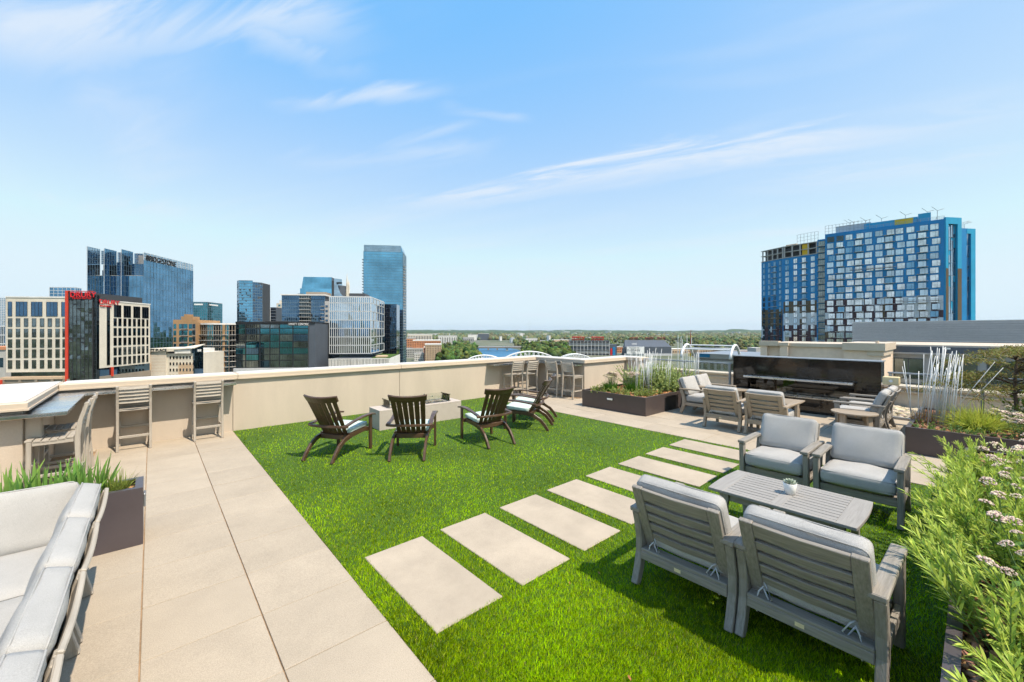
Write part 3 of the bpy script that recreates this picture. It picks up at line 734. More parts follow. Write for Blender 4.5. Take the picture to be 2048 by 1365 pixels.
# ---- brown fireside chairs (face +x; rear feet at x = 0)
def make_fireside():
    t = thing('fireside_chair', 'x', 'garden chair'); w = 'brown_wood_'; h = 0.27
    for s in (-1, 1):
        y = s * (h - 0.02)
        MB().sweep([(-0.035, y, 0.0), (0.03, y, 0.10), (0.12, y, 0.20), (0.24, y, 0.275), (0.40, y, 0.312), (0.60, y, 0.325), (0.79, y, 0.332)], 0.036, [0.05, 0.056, 0.062, 0.066, 0.064, 0.058, 0.052]).build('rear_leg', w + 'x', t, bevel=0.004)
        yo = s * (h + 0.035)
        MB().sweep([(0.80, yo, 0), (0.80, yo, 0.545)], 0.034, 0.055).build('front_leg', w + 'z', t, bevel=0.004)
        MB().sweep([(0.90, yo, 0.545), (0.80, yo, 0.562), (0.60, yo, 0.557), (0.38, yo, 0.527), (0.18, s * (h + 0.05), 0.497)], [0.075, 0.085, 0.075, 0.055, 0.06], 0.026).build('armrest', w + 'x', t, bevel=0.005)
    MB().sweep([(0.20, -h - 0.075, 0.483), (0.165, -h, 0.483), (0.14, -h * .5, 0.483), (0.13, 0, 0.483), (0.14, h * .5, 0.483), (0.165, h, 0.483), (0.20, h + 0.075, 0.483)], 0.034, 0.045, side=(0, 0, 1)).build('arm_rail', w + 'y', t, bevel=0.004)
    MB().box(0.76, 0.79, -h - 0.015, h + 0.015, 0.29, 0.36).build('front_rail', w + 'y', t, bevel=0.004)
    MB().box(0.30, 0.33, -h + 0.04, h - 0.04, 0.255, 0.325).build('rear_rail', w + 'y', t, bevel=0.004)
    for k in range(7):
        MB().box(0.345 + k * 0.06, 0.39 + k * 0.06, -h + 0.002, h - 0.002, 0.331 + 0.003 * k, 0.345 + 0.003 * k).build('seat_slat', w + 'y', t)
    def bp(u, y, o=0.0):      # leaning, slightly curved back
        x = 0.345 - 0.345 * u + 0.06 * (y / h) ** 2 + o; return (x, y, 0.30 + 0.60 * u)
    n = 6
    for k in range(n):
        y = (-h + 0.05) + (2 * h - 0.10) * k / (n - 1); f = y * 1.0
        MB().sweep([bp(0.0, y * 0.82), bp(0.5, y * 0.92), bp(1.0, y)], [0.062, 0.068, 0.073], 0.018).build('back_slat', w + 'z', t, bevel=0.003)
    pts = []
    for i in range(9):
        y = -h - 0.01 + (2 * h + 0.02) * i / 8; q = bp(1.0, y, -0.006); pts.append((q[0] - 0.012, y, 0.905 + 0.03 * (1 - (y / h) ** 2) * -0.6 + 0.012))
    MB().sweep(pts, 0.032, 0.105, side=(1, 0, 0.62)).build('crest_rail', w + 'y', t, bevel=0.005)
    pts = [(bp(0.03, y)[0] - 0.002, y, 0.335) for y in (-h + 0.04, 0, h - 0.04)]
    MB().sweep(pts, 0.026, 0.05, side=(1, 0, 0.6)).build('lower_rail', w + 'y', t, bevel=0.003)
    c = add_mesh('seat_cushion', AQ, t, (0.58, 0, 0.393), (0, R(-3.5), 0)); add_mesh('piping', AQP, c)
    return t
AQ = cushion_mesh('seat_cushion', 0.47, 0.50, 0.075, 0.034, 0.018, 'aqua_fabric', 9, 0.006, 8)
AQP = piping_mesh('piping', 0.47, 0.50, 0.075, 0.034, 'aqua_fabric', 0.004)
GF = 'brown slatted chairs round the fire table'
fc = make_fireside(); usf = []
for mid, ang, lab in (((1.825, 6.315), 33, 'brown slatted fireside chair on the lawn, leftmost of five'),
                      ((2.81, 5.52), 52, 'brown slatted fireside chair with its back square to us before the fire table'),
                      ((4.33, 5.20), 83, 'brown slatted fireside chair right of the fire table, alone on the lawn'),
                      ((5.85, 5.56), 123, 'brown slatted fireside chair seen side on, nearer of the two by the pavers'),
                      ((6.50, 6.03), 126, 'brown slatted fireside chair seen side on, half hidden, nearest the far bar stools')):
    place(fc, usf, (mid[0], mid[1], 0), R(ang), lab, GF)

# ---- coffee tables (long axis y)
def make_coffee(label, tone='wood', Ly=1.13, Wx=0.72, z=0.42):
    t = thing('coffee_table', label, 'coffee table'); w = tone + '_'; hy, hx = Ly / 2, Wx / 2
    for s in (-1, 1):    # curved breadboard ends
        poly = [(-hx, s * (hy - 0.115))]; n = 8
        arc = [(-hx + Wx * i / n, s * (hy - 0.018 + 0.018 * (1 - (2 * i / n - 1) ** 2))) for i in range(n + 1)]
        poly = [(-hx, s * (hy - 0.15))] + arc + [(hx, s * (hy - 0.15))]
        if s > 0: poly = poly[::-1]
        MB().prism(poly, z - 0.026, z).build('end_board', w + 'x', t, bevel=0.003)
        for q in (-1, 1):
            MB().sweep([(q * (hx - 0.055), s * (hy - 0.12), 0), (q * (hx - 0.07), s * (hy - 0.13), 0.2), (q * (hx - 0.075), s * (hy - 0.14), z - 0.027)], [0.045, 0.06, 0.085], 0.05, side=(0, 1, 0)).build('leg', w + 'z', t, bevel=0.004)
    for q in (-1, 1):
        MB().box(q * (hx - 0.024) - 0.024, q * (hx - 0.024) + 0.024, -hy + 0.1505, hy - 0.1505, z - 0.026, z).build('side_board', w + 'y', t, bevel=0.003)
        MB().box(q * (hx - 0.075) - 0.011, q * (hx - 0.075) + 0.011, -hy + 0.185, hy - 0.185, z - 0.10, z - 0.027).build('apron', w + 'y', t, bevel=0.003)
        MB().box(-hx + 0.11, hx - 0.11, q * (hy - 0.14) - 0.011, q * (hy - 0.14) + 0.011, z - 0.10, z - 0.027).build('apron', w + 'x', t, bevel=0.003)
    MB().box(-hx + 0.0485, hx - 0.0485, -0.045, 0.045, z - 0.026, z - 0.0005).build('centre_board', w + 'x', t, bevel=0.003)
    n = 9; wsl = (Wx - 0.097) / n
    for s in (-1, 1):
        ya, yb = (0.0455, hy - 0.1505) if s > 0 else (-hy + 0.1505, -0.0455)
        for k in range(n):
            x0 = -hx + 0.0485 + k * wsl
            MB().box(x0 + 0.0055, x0 + wsl - 0.0055, ya, yb, z - 0.022, z - 0.001).build('slat', w + 'y', t, bevel=0.0015)
    return t
ct = make_coffee('grey slatted coffee table with a potted succulent between the armchairs on the lawn', 'ash'); ct.location = (4.335, 1.147, 0); ct['group'] = 'slatted coffee tables'
ct2 = make_coffee('tan slatted coffee table on the pavers before the fireplace', 'tan_wood', 1.0, 0.75); ct2.location = (10.1, 2.92, 0); ct2['group'] = 'slatted coffee tables'
# ---- round side tables
def make_round(label, tone):
    t = thing('side_table', label, 'side table'); w = tone + '_'; rr = 0.33; z = 0.46
    n = 7
    for k in range(n):
        x0 = -rr + 2 * rr * k / n + 0.002; x1 = -rr + 2 * rr * (k + 1) / n - 0.002; m = 5; top = []
        for i in range(m + 1):
            x = x0 + (x1 - x0) * i / m; top.append((x, math.sqrt(max(0, rr * rr - x * x))))
        poly = [(x, -y) for x, y in top] + [(x, y) for x, y in reversed(top)]
        pp = []
        for p in poly:
            if not pp or (abs(p[0] - pp[-1][0]) + abs(p[1] - pp[-1][1])) > 1e-5: pp.append(p)
        if abs(pp[0][0] - pp[-1][0]) + abs(pp[0][1] - pp[-1][1]) < 1e-5: pp.pop()
        MB().prism(pp, z - 0.024, z).build('top_board', w + 'y', t, bevel=0.002)
    for k in range(4):
        a = R(45 + 90 * k); c, s = math.cos(a), math.sin(a)
        MB().sweep([(0.275 * c, 0.275 * s, 0), (0.25 * c, 0.25 * s, z - 0.0245)], 0.10, 0.035, side=(-s, c, 0)).build('leg', w + 'z', t, bevel=0.004)
    MB().box(-0.2, 0.2, -0.012, 0.012, z - 0.07, z - 0.025).box(-0.012, 0.012, -0.2, -0.0125, z - 0.07, z - 0.025).box(-0.012, 0.012, 0.0125, 0.2, z - 0.07, z - 0.025).build('brace', w + 'x', t)
    return t
rt = make_round('round slatted side table in front of the side on armchairs', 'tan_wood'); rt.location = (9.42, 1.46, 0); rt.rotation_euler = (0, 0, 0.3)
rt2 = make_round('round side table top showing between the far armchairs and the fireplace', 'tan_wood'); rt2.location = (10.95, 4.02, 0)
# ---- succulent in a white pot
sp = thing('potted_succulent', 'small grey green succulent in a white pot on the coffee table', 'plant', (4.36, 1.13, 0.4205))
MB().lathe([(0.034, 0.0), (0.040, 0.005), (0.055, 0.098), (0.053, 0.1), (0.049, 0.098), (0.047, 0.085)], 24).build('pot', 'white_plastic', sp, smooth=True)
MB().lathe([(0.0475, 0.082), (0.0001, 0.084)], 20).build('soil', 'soil', sp)
mat('succulent', (0.20, 0.27, 0.21), 0.55, col2=(0.38, 0.42, 0.33), vscale=30)
lm = MB(); lm.v = []; 
for i, (u, wv, th) in enumerate([(0, 0.10, 0.02), (0.25, 0.55, 0.35), (0.6, 1.0, 0.35), (0.85, 0.6, 0.22), (1.0, 0.02, 0.02)]):
    for a in range(6):
        A = math.pi * 2 * a / 6; lm.v.append((u, wv * 0.28 * math.cos(A), 0.25 * th * math.sin(A) + 0.25 * u * u))
for i in range(4):
    for a in range(6): lm.f.append((i * 6 + a, i * 6 + (a + 1) % 6, i * 6 + 6 + (a + 1) % 6, i * 6 + 6 + a)); lm.m.append(0)
sme = lm.mesh('leaf', 'succulent', smooth=True)
for ring, (n, Ls, tilt) in enumerate(((9, 0.062, 12), (8, 0.05, 32), (6, 0.036, 52), (4, 0.024, 68))):
    for k in range(n):
        o = add_mesh('leaf', sme, sp, (0, 0, 0.09 + ring * 0.006), (0, -R(tilt + random.uniform(-5, 5)), 2 * math.pi * k / n + ring * 0.4)); o.scale = (Ls, Ls, Ls)
# ================================================================== lawn blades and planting
def blades(P, D, Ln, W, droop, prof, col, tipcol=None, twist=None, droopdir=None):
    """ribbon leaves: P base, D direction, Ln length, W full width, droop fraction, prof half-width profile along the leaf"""
    n = len(P); k = len(prof); t = np.linspace(0, 1, k)
    D = D / np.linalg.norm(D, axis=1, keepdims=True)
    side = np.cross(D, np.array([0, 0, 1.0])); ln = np.linalg.norm(side, axis=1, keepdims=True)
    side = np.where(ln > 1e-3, side / np.maximum(ln, 1e-3), np.array([[1.0, 0, 0]]))
    other = np.cross(side, D)
    tw = rng.uniform(-1.2, 1.2, n) if twist is None else twist
    side = side * np.cos(tw)[:, None] + other * np.sin(tw)[:, None]
    Ln = np.broadcast_to(Ln, (n,)); W = np.broadcast_to(W, (n,)); droop = np.broadcast_to(droop, (n,))
    dd = np.array([0, 0, -1.0])[None] if droopdir is None else droopdir
    cen = P[:, None] + D[:, None] * (Ln[:, None] * t)[..., None] + dd[:, None] * (droop[:, None] * Ln[:, None] * t ** 2)[..., None]
    hw = W[:, None] * np.array(prof)[None] * 0.5
    V = np.stack([cen - side[:, None] * hw[..., None], cen + side[:, None] * hw[..., None]], 2).reshape(-1, 3)
    i = np.arange(k - 1); q = np.stack([2 * i, 2 * i + 1, 2 * i + 3, 2 * i + 2], 1)
    Fc = (q[None] + (np.arange(n) * 2 * k)[:, None, None]).reshape(-1, 4)
    tipcol = col if tipcol is None else tipcol
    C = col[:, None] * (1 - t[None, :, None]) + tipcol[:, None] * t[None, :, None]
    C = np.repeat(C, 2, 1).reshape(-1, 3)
    return V, Fc, C
def merge(parts):
    V, Fc, C, o = [], [], [], 0
    for v, f, c in parts: V.append(v); Fc.append(f + o); C.append(c); o += len(v)
    return np.concatenate(V), np.concatenate(Fc), np.concatenate(C)
def tint(base, n, lum=0.25, hue=0.12):
    c = np.array(base)[None] * rng.uniform(1 - lum, 1 + lum, (n, 1)); c = c * np.stack([rng.uniform(1 - hue, 1 + hue, n), np.ones(n), rng.uniform(1 - hue, 1 + hue, n)], 1); return c

# ---- turf
def turf():
    n = 800000
    inv = rng.uniform(1 / 12.0, 1 / 1.25, n); d = 1 / inv
    th = rng.uniform(R(-4), R(86), n)
    x, y = d * np.cos(th), d * np.sin(th)
    ok = (x > XE - 0.004) & (x < XF + 0.004) & (y > 0.11) & (y < 9.375)
    for a, b, c, e in STONES: ok &= ~((x > a + 0.004) & (x < b - 0.004) & (y > c + 0.004) & (y < e - 0.004))
    ok &= ~((x > 3.29) & (x < 5.1) & (y > 7.54) & (y < 8.03))
    fw = x * SY + y * CY; lt = x * CY - y * SY
    ok &= (np.abs(lt) < 1.5 * fw + 0.6) & (fw > 1.6)
    x, y, d = x[ok], y[ok], d[ok]; n = len(x)
    lean = np.sin(x * 2.1 + np.sin(y * 1.3) * 2) + np.sin(y * 2.7 + x * 0.7)
    patch = 0.5 + 0.15 * np.sin(x * 3.3 + 1.7 * np.sin(y * 1.1)) + 0.15 * np.sin(y * 4.1 + 1.3 * np.sin(x * 1.9) + 1) + 0.15 * np.sin(x * 19 + 3 * np.sin(y * 13)) * np.sin(y * 23 + 2 * np.sin(x * 17))
    az = rng.uniform(0, 6.283, n); le = np.abs(rng.normal(0.55, 0.30, n))
    hx = np.cos(az) * le + 0.22 * np.cos(lean); hy = np.sin(az) * le + 0.22 * np.sin(lean)
    h = rng.uniform(0.014, 0.027, n); w = 0.0036 * np.maximum(1, d / 3.0) ** 0.8 * rng.uniform(.7, 1.3, n)
    P = np.stack([x, y, np.full(n, -0.007)], 1); tip = P + np.stack([hx * h, hy * h, h], 1)
    sd = np.stack([-np.sin(az + rng.normal(0, .7, n)), np.cos(az + rng.normal(0, .7, n)), np.zeros(n)], 1) * (w / 2)[:, None]
    V = np.stack([P - sd, P + sd, tip + sd * 0.15], 1).reshape(-1, 3)
    Fc = np.arange(3 * n).reshape(-1, 3)
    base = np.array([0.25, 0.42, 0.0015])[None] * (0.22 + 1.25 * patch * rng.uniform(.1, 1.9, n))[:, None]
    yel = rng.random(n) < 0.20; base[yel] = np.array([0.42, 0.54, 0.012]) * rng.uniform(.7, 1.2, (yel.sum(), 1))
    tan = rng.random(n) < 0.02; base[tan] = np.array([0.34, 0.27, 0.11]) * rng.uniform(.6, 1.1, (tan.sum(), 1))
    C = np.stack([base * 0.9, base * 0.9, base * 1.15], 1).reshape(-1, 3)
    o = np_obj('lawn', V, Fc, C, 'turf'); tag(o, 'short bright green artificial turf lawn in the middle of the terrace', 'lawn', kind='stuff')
turf()

# ---- strappy clumps (iris, allium leaves, grasses)
def clump(name, label, cat, loc, n, Ls, W, spread, droop, col, group=None, r=0.1, tip=None, segs=5, part='foliage', lean=(0, 0)):
    t = thing(name, label, cat, loc, 0, group)
    a = rng.uniform(0, 6.283, n); rad = r * np.sqrt(rng.random(n))
    P = np.stack([rad * np.cos(a), rad * np.sin(a), np.full(n, -0.03)], 1)
    b = a + rng.normal(0, .8, n); ti = np.abs(rng.normal(0, spread, n))
    D = np.stack([np.cos(b) * ti + lean[0], np.sin(b) * ti + lean[1], np.ones(n)], 1)
    prof = np.interp(np.linspace(0, 1, segs), [0, .25, .7, 1], [.7, 1, .75, .06])
    V, Fc, C = blades(P, D, rng.uniform(*Ls, n), W * rng.uniform(.7, 1.2, n), np.abs(rng.normal(droop, droop * .5, n)), prof, tint(col, n), None if tip is None else tint(tip, n))
    np_obj(part, V, Fc, C, 'leaf', t)['kind'] = 'stuff'; return t
GI = 'iris clumps in the narrow planter'
IR = (0.12, 0.26, 0.055)
for k, (x, lab) in enumerate(((-0.42, 'iris clump with upright blades in the narrow planter, nearest its right end'), (-0.66, 'iris clump with upright blades in the narrow planter, middle one'),
                              (-0.90, 'iris clump with upright blades in the narrow planter, before the side on stools'), (-1.62, 'iris clump with upright blades cut by the left frame edge'), (-1.36, 'small iris clump at the left frame edge beside the stool leg'))):
    clump('iris', lab, 'iris', (x, 5.09, 0.46), 62 if k < 3 else (44 if k == 3 else 16), (0.26, 0.47), 0.027, 0.30, 0.16, IR, GI, 0.11, (0.24, 0.42, 0.09))
clump('grass_tuft', 'fine yellow green grass tuft at the right end of the iris planter', 'grass', (-0.24, 5.10, 0.46), 170, (0.14, 0.30), 0.007, 0.45, 0.25, (0.15, 0.23, 0.035), None, 0.07, (0.30, 0.34, 0.08))

# ---- flower heads: domed clusters
def head_mesh(name, r, n, cols, seed):
    rr = np.random.default_rng(seed); V, Fc, C = [], [], []
    o = np.array([(1, 0, 0), (-1, 0, 0), (0, 1, 0), (0, -1, 0), (0, 0, 1), (0, 0, -1)], float); f = np.array([(0, 2, 4), (2, 1, 4), (1, 3, 4), (3, 0, 4), (2, 0, 5), (1, 2, 5), (3, 1, 5), (0, 3, 5)])
    for i in range(n):
        a = rr.uniform(0, 6.283); q = math.sqrt(rr.random()); s = r * rr.uniform(.13, .24)
        c = np.array([r * q * math.cos(a), r * q * math.sin(a), r * .42 * (1 - q * q) + rr.uniform(-.08, .08) * r])
        Fc.append(f + 6 * i); V.append(o * s * rr.uniform(.7, 1.3, (6, 3)) + c); k = cols[rr.integers(len(cols))]; C.append(np.tile(np.array(k) * rr.uniform(.75, 1.2), (6, 1)))
    ob = np_obj(name, np.concatenate(V), np.concatenate(Fc), np.concatenate(C), 'petal'); me = ob.data; bpy.data.objects.remove(ob); return me
PINK = [(0.68, 0.52, 0.45), (0.76, 0.64, 0.53), (0.74, 0.66, 0.48), (0.60, 0.42, 0.38)]
CREAM = [(0.66, 0.60, 0.34), (0.62, 0.62, 0.36), (0.70, 0.56, 0.44), (0.50, 0.54, 0.26)]
HEADS = [head_mesh('flower_head', 0.045, 46, PINK, 1), head_mesh('flower_head', 0.045, 46, CREAM, 2), head_mesh('flower_head', 0.04, 40, PINK + CREAM, 3)]
stem_cache = {}
def flower_plant(label, loc, n, h, spread, heads=(0, 2), leaf=(0.10, 0.20, 0.05), hs=(0.7, 1.3), group=None, name='sedum', leafn=7, lw=0.026, ll=0.055, cat='flower'):
    t = thing(name, label, cat, loc, 0, group); sm_ = MB(); parts = []
    for i in range(n):
        a = random.uniform(0, 6.283); q = math.sqrt(random.random()) * spread; x, y = q * math.cos(a), q * math.sin(a); hh = random.uniform(*h)
        p0 = Vector((x * .45, y * .45, -0.03)); p2 = Vector((x, y, hh)); p1 = (p0 + p2) / 2 + Vector((x * -.1, y * -.1, 0.03))
        sm_.tube([p0, p1, p2], [0.0035, 0.003, 0.0022], 5)
        o = add_mesh('flower_head', HEADS[random.choice(heads)], t, p2, (random.uniform(-.3, .3) - y * .8, random.uniform(-.3, .3) + x * .8, a)); s = random.uniform(*hs); o.scale = (s, s, s)
        u = rng.uniform(0.1, .9, leafn); P = np.array([(p0.lerp(p2, k))[:] for k in u]); az = rng.uniform(0, 6.283, leafn)
        parts.append(blades(P, np.stack([np.cos(az), np.sin(az), rng.uniform(.2, .9, leafn)], 1), rng.uniform(ll * .7, ll * 1.2, leafn), lw, .15, [.3, 1, .9, .1], tint(leaf, leafn), twist=rng.normal(0, .3, leafn)))
    ob = sm_.build('stem', 'stem_green', t); np_obj('foliage', *merge(parts), 'leaf', t)['kind'] = 'stuff'; return t
mat('stem_green', (0.13, 0.20, 0.06), 0.6, var=0.2, vscale=20)

# ---- leafy stems (willow leaved plants, shrubs)
def stems_plant(label, name, cat, loc, n, h, lean, leafL, leafW, leafn, col, tip, group=None, r=0.12, bend=0.25, up=0.55, bias=(0, 0), droop=.18, brown=False):
    t = thing(name, label, cat, loc, 0, group); sm_ = MB(); parts = []
    for i in range(n):
        a = random.uniform(0, 6.283); q = r * math.sqrt(random.random()); p0 = Vector((q * math.cos(a), q * math.sin(a), -0.03))
        b = a + random.gauss(0, .6); l = abs(random.gauss(0, lean)); hh = random.uniform(*h)
        d = Vector((math.cos(b) * l + bias[0], math.sin(b) * l + bias[1], 1)).normalized()
        side = Vector((d.x, d.y, 0)) * bend
        pts = [p0 + d * (hh * u) + side * (hh * u * u) - Vector((0, 0, side.length * .25 * hh * u * u)) for u in (0, .25, .5, .75, 1)]
        sm_.tube(pts, [0.004, 0.0038, 0.0032, 0.0026, 0.0014], 4)
        u = np.sort(rng.uniform(0.12, 1.0, leafn)) ** 0.85; k = np.minimum((u * 4).astype(int), 3); fr = u * 4 - k
        PP = np.array([p[:] for p in pts]); P = PP[k] * (1 - fr)[:, None] + PP[k + 1] * fr[:, None]; T = PP[k + 1] - PP[k]; T /= np.linalg.norm(T, axis=1, keepdims=True)
        ang = np.arange(leafn) * 2.4 + rng.normal(0, .4, leafn); e1 = np.cross(T, np.array([[.3, .5, .81]])); e1 /= np.linalg.norm(e1, axis=1, keepdims=True); e2 = np.cross(T, e1)
        Dn = (np.cos(ang)[:, None] * e1 + np.sin(ang)[:, None] * e2) * (1.05 - 0.55 * u)[:, None] + T * (up + .5 * u)[:, None]
        sz = leafL * (1.1 - .45 * u ** 2) * rng.uniform(.75, 1.2, leafn)
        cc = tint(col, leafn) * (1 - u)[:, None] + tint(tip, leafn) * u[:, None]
        parts.append(blades(P, Dn, sz, leafW * sz / leafL, droop, [.25, .95, .85, .08], cc, twist=rng.normal(0, .45, leafn)))
    sm_.build('stem', 'bark' if brown else 'stem_green', t); np_obj('foliage', *merge(parts), 'leaf', t)['kind'] = 'stuff'; return t

# near planter: willow leaved mass, spilling over the rim towards the lawn
GW = 'willow leaved plants in the near planter'
WL = 'willow leaved plant with narrow bright green leaves in the near planter'
k = 0
for x in np.arange(2.2, 6.35, 0.27):
    for y in (-0.08, -0.36, -0.66):
        if y > -0.2 and x < 3.3: continue
        xx, yy = x + random.uniform(-.1, .1), y + random.uniform(-.1, .1)
        far = max(0, (x - 5.2) * .2); hi = 0.30 + 0.05 * random.random() - far * .25
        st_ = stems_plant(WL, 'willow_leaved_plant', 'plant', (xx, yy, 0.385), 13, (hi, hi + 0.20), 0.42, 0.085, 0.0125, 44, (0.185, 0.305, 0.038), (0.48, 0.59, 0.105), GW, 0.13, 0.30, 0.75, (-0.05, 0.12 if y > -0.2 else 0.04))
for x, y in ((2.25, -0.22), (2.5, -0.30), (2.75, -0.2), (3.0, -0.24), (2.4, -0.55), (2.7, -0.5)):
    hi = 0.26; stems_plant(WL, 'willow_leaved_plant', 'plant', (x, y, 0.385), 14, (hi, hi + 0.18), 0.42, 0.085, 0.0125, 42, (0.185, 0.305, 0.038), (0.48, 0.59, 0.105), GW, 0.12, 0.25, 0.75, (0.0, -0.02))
for x, y in ((2.62, -0.28), (3.1, -0.5)):
    clump('allium', 'strappy green clump among the willow leaves at the bottom right', 'plant', (x, y, 0.38), 90, (0.22, 0.40), 0.010, 0.40, 0.28, (0.12, 0.24, 0.03), 'strappy clumps at the bottom right', 0.10, (0.30, 0.44, 0.07))
# long sprays that reach over the lawn and the armchair
for x, y, ln_, bi in ((3.0, -0.05, 0.52, (0.10, 0.42)), (3.4, 0.0, 0.50, (0.05, 0.40)), (4.1, 0.0, 0.46, (0, 0.34)), (4.7, 0.0, 0.44, (0, 0.34)), (5.4, 0.0, .42, (0, .34))):
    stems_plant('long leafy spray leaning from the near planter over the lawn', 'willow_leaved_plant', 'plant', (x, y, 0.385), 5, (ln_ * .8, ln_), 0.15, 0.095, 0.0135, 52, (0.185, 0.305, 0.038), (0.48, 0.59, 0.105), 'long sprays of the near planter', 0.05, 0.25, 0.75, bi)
GP = 'pink flower heads among the willow leaves'
for x, y, n, h in ((3.05, -0.28, 6, (.34, .50)), (3.35, -0.4, 7, (.38, .52)), (3.75, -0.28, 8, (.36, .52)), (4.3, -0.15, 7, (.34, .48)), (4.8, -0.4, 8, (.34, .5)), (5.4, -0.2, 7, (.32, .45)), (5.9, -0.45, 9, (.3, .45)), (2.75, -0.4, 3, (.3, .42))):
    flower_plant('pale pink flower heads rising among the willow leaved plants', (x, y, 0.39), int(n * 1.6), h, 0.28, (0, 0, 2), (0.12, 0.22, 0.05), (0.5, 0.95), GP)
for x, y in ((6.7, -0.42), (6.95, -0.75), (6.35, -0.72)):
    clump('allium', 'dark green strappy clump at the far end of the near planter', 'plant', (x, y, 0.38), 110, (0.22, 0.40), 0.011, 0.45, 0.30, (0.045, 0.12, 0.022), 'strappy clumps of the near planter', 0.11, (0.10, 0.20, 0.04))
for x, y, n in ((6.75, -0.55, 13), (7.1, -0.55, 14), (6.5, -0.3, 8), (7.35, -0.8, 14), (6.1, -0.2, 8)):
    flower_plant('dusty pink sedum heads at the far end of the near planter', (x, y, 0.38), n, (.24, .40), 0.28, (0, 0, 2), (0.16, 0.28, 0.06), (1.0, 1.7), 'sedum of the near planter')

# far-right planter: yellow grass, sedum, ground cover
yg = clump('feather_grass', 'round yellow green feathery grass clump beside the white rods', 'grass', (9.72, 0.02, 0.36), 1800, (0.34, 0.58), 0.009, 0.85, 0.45, (0.30, 0.42, 0.035), None, 0.16, (0.66, 0.68, 0.14))
for x, y in ((9.05, 0.52), (9.1, 0.15), (9.3, -0.15), (9.15, -0.4)):
    stems_plant('low trailing green plant along the front of the rod planter', 'ground_cover', 'plant', (x, y, 0.36), 16, (0.07, 0.18), 0.9, 0.04, 0.018, 14, (0.08, 0.17, 0.04), (0.18, 0.28, 0.07), 'low plants of the far right planter', 0.16)
for x, y, n in ((9.35, -0.45, 12), (9.7, -0.35, 12), (10.1, -0.45, 11), (9.3, -0.85, 12), (9.9, -0.8, 12)):
    flower_plant('cream and pink sedum heads beside the maple', (x, y, 0.36), n, (.20, .36), 0.26, (0, 1, 1, 2), (0.14, 0.26, 0.07), (0.9, 1.5), 'sedum of the far right planter')
for x, y in ((9.75, 0.62), (10.2, 0.58)):
    clump('orange_sedge', 'wispy orange brown sedge among the white rods', 'grass', (x, y, 0.36), 120, (0.15, 0.32), 0.006, 0.5, 0.3, (0.30, 0.16, 0.07), 'orange sedges by the rods', 0.14, (0.45, 0.30, 0.12))
stems_plant('leafy bright green shrub at the right frame edge behind the maple', 'shrub', 'shrub', (11.0, -0.62, 0.36), 26, (0.35, 0.62), 0.4, 0.055, 0.026, 30, (0.11, 0.21, 0.03), (0.28, 0.38, 0.06), None, 0.22)

# middle planter: allium clumps, pale shrubs, ground cover
for x, y, lab in ((8.75, 6.15, 'pink topped allium clump at the left end of the rod planter'), (9.05, 5.72, 'pink topped allium clump beside the white rods')):
    clump('allium', lab + ', its strappy leaves', 'plant', (x, y, 0.37), 190, (0.24, 0.40), 0.016, 0.42, 0.25, (0.06, 0.17, 0.02), 'alliums of the rod planter', 0.13, (0.13, 0.28, 0.03))
    flower_plant(lab, (x + 0.02, y, 0.37), 30, (.36, .50), 0.19, (0, 1, 2), (0.10, 0.2, 0.04), (0.85, 1.3), 'flower heads of the rod planter', leafn=2)
for x, y in ((8.5, 6.3), (8.55, 5.8), (8.6, 5.4), (8.85, 5.25), (9.2, 5.3), (8.95, 6.4)):
    stems_plant('low pale green trailing plant at the front of the rod planter', 'ground_cover', 'plant', (x, y, 0.365), 30, (0.10, 0.24), 0.9, 0.045, 0.028, 18, (0.18, 0.25, 0.06), (0.36, 0.42, 0.12), 'low plants of the rod planter', 0.17)
for x, y, h in ((9.7, 5.8, (.45, .65)), (10.1, 5.45, (.52, .72)), (10.35, 5.9, (.6, .82)), (10.75, 5.5, (.52, .72)), (9.95, 6.2, (.5, .7)), (10.5, 5.3, (.4, .6)), (9.75, 5.25, (.25, .42)), (10.6, 6.1, (.4, .6)), (10.2, 5.15, (.25, .4)), (10.85, 5.15, (.25, .42))):
    stems_plant('airy pale green shrub in the rod planter', 'shrub', 'shrub', (x, y, 0.36), 42, h, 0.55, 0.048, 0.030, 46, (0.17, 0.25, 0.06), (0.46, 0.53, 0.20), 'pale shrubs of the rod planter', 0.26, 0.3, 0.30)

# white rods
def rods(label, loc, spec):
    t = thing('rod_sculpture', label, 'sculpture', loc)
    for x, y, tx, ty, h in spec:
        MB().tube([(x, y, -0.05), (x + tx * h, y + ty * h, h)], 0.0046, 6).build('rod', 'rod', t, smooth=True)
    return t
rr = random.Random(4)
sp_ = [(rr.gauss(0, .20), rr.gauss(0, .28), rr.gauss(0, .05), rr.gauss(0, .09), rr.uniform(.6, 1.1)) for _ in range(42)]
rods('dense bundle of thin white upright rods in the middle planter', (9.75, 5.62, 0.40), sp_)
sp_ = [(rr.gauss(0, .10), rr.gauss(0, .14), rr.gauss(0, .03), rr.gauss(0, .03), rr.uniform(.6, 1.05)) for _ in range(11)]
rods('small group of thin white rods at the front of the middle planter', (8.98, 5.36, 0.40), sp_)
sp_ = [(rr.gauss(0, .14), rr.gauss(0, .14), rr.gauss(0, .03), rr.gauss(0, .05), rr.uniform(.6, 1.1)) for _ in range(12)]
rods('small group of thin white rods at the far end of the middle planter', (10.75, 5.02, 0.40), sp_)
sp_ = [(rr.gauss(0, .14), rr.gauss(0, .10), rr.gauss(0, .05), rr.gauss(-.08, .06), rr.uniform(.8, 1.28)) for _ in range(44)] + [(0.1, -.05, 0, -.55, 1.05), (0.2, -.12, 0, -.62, .95), (0.05, .30, 0, .10, 1.0), (0.1, .28, 0, .16, .9), (.3, .33, 0, .02, .75)]
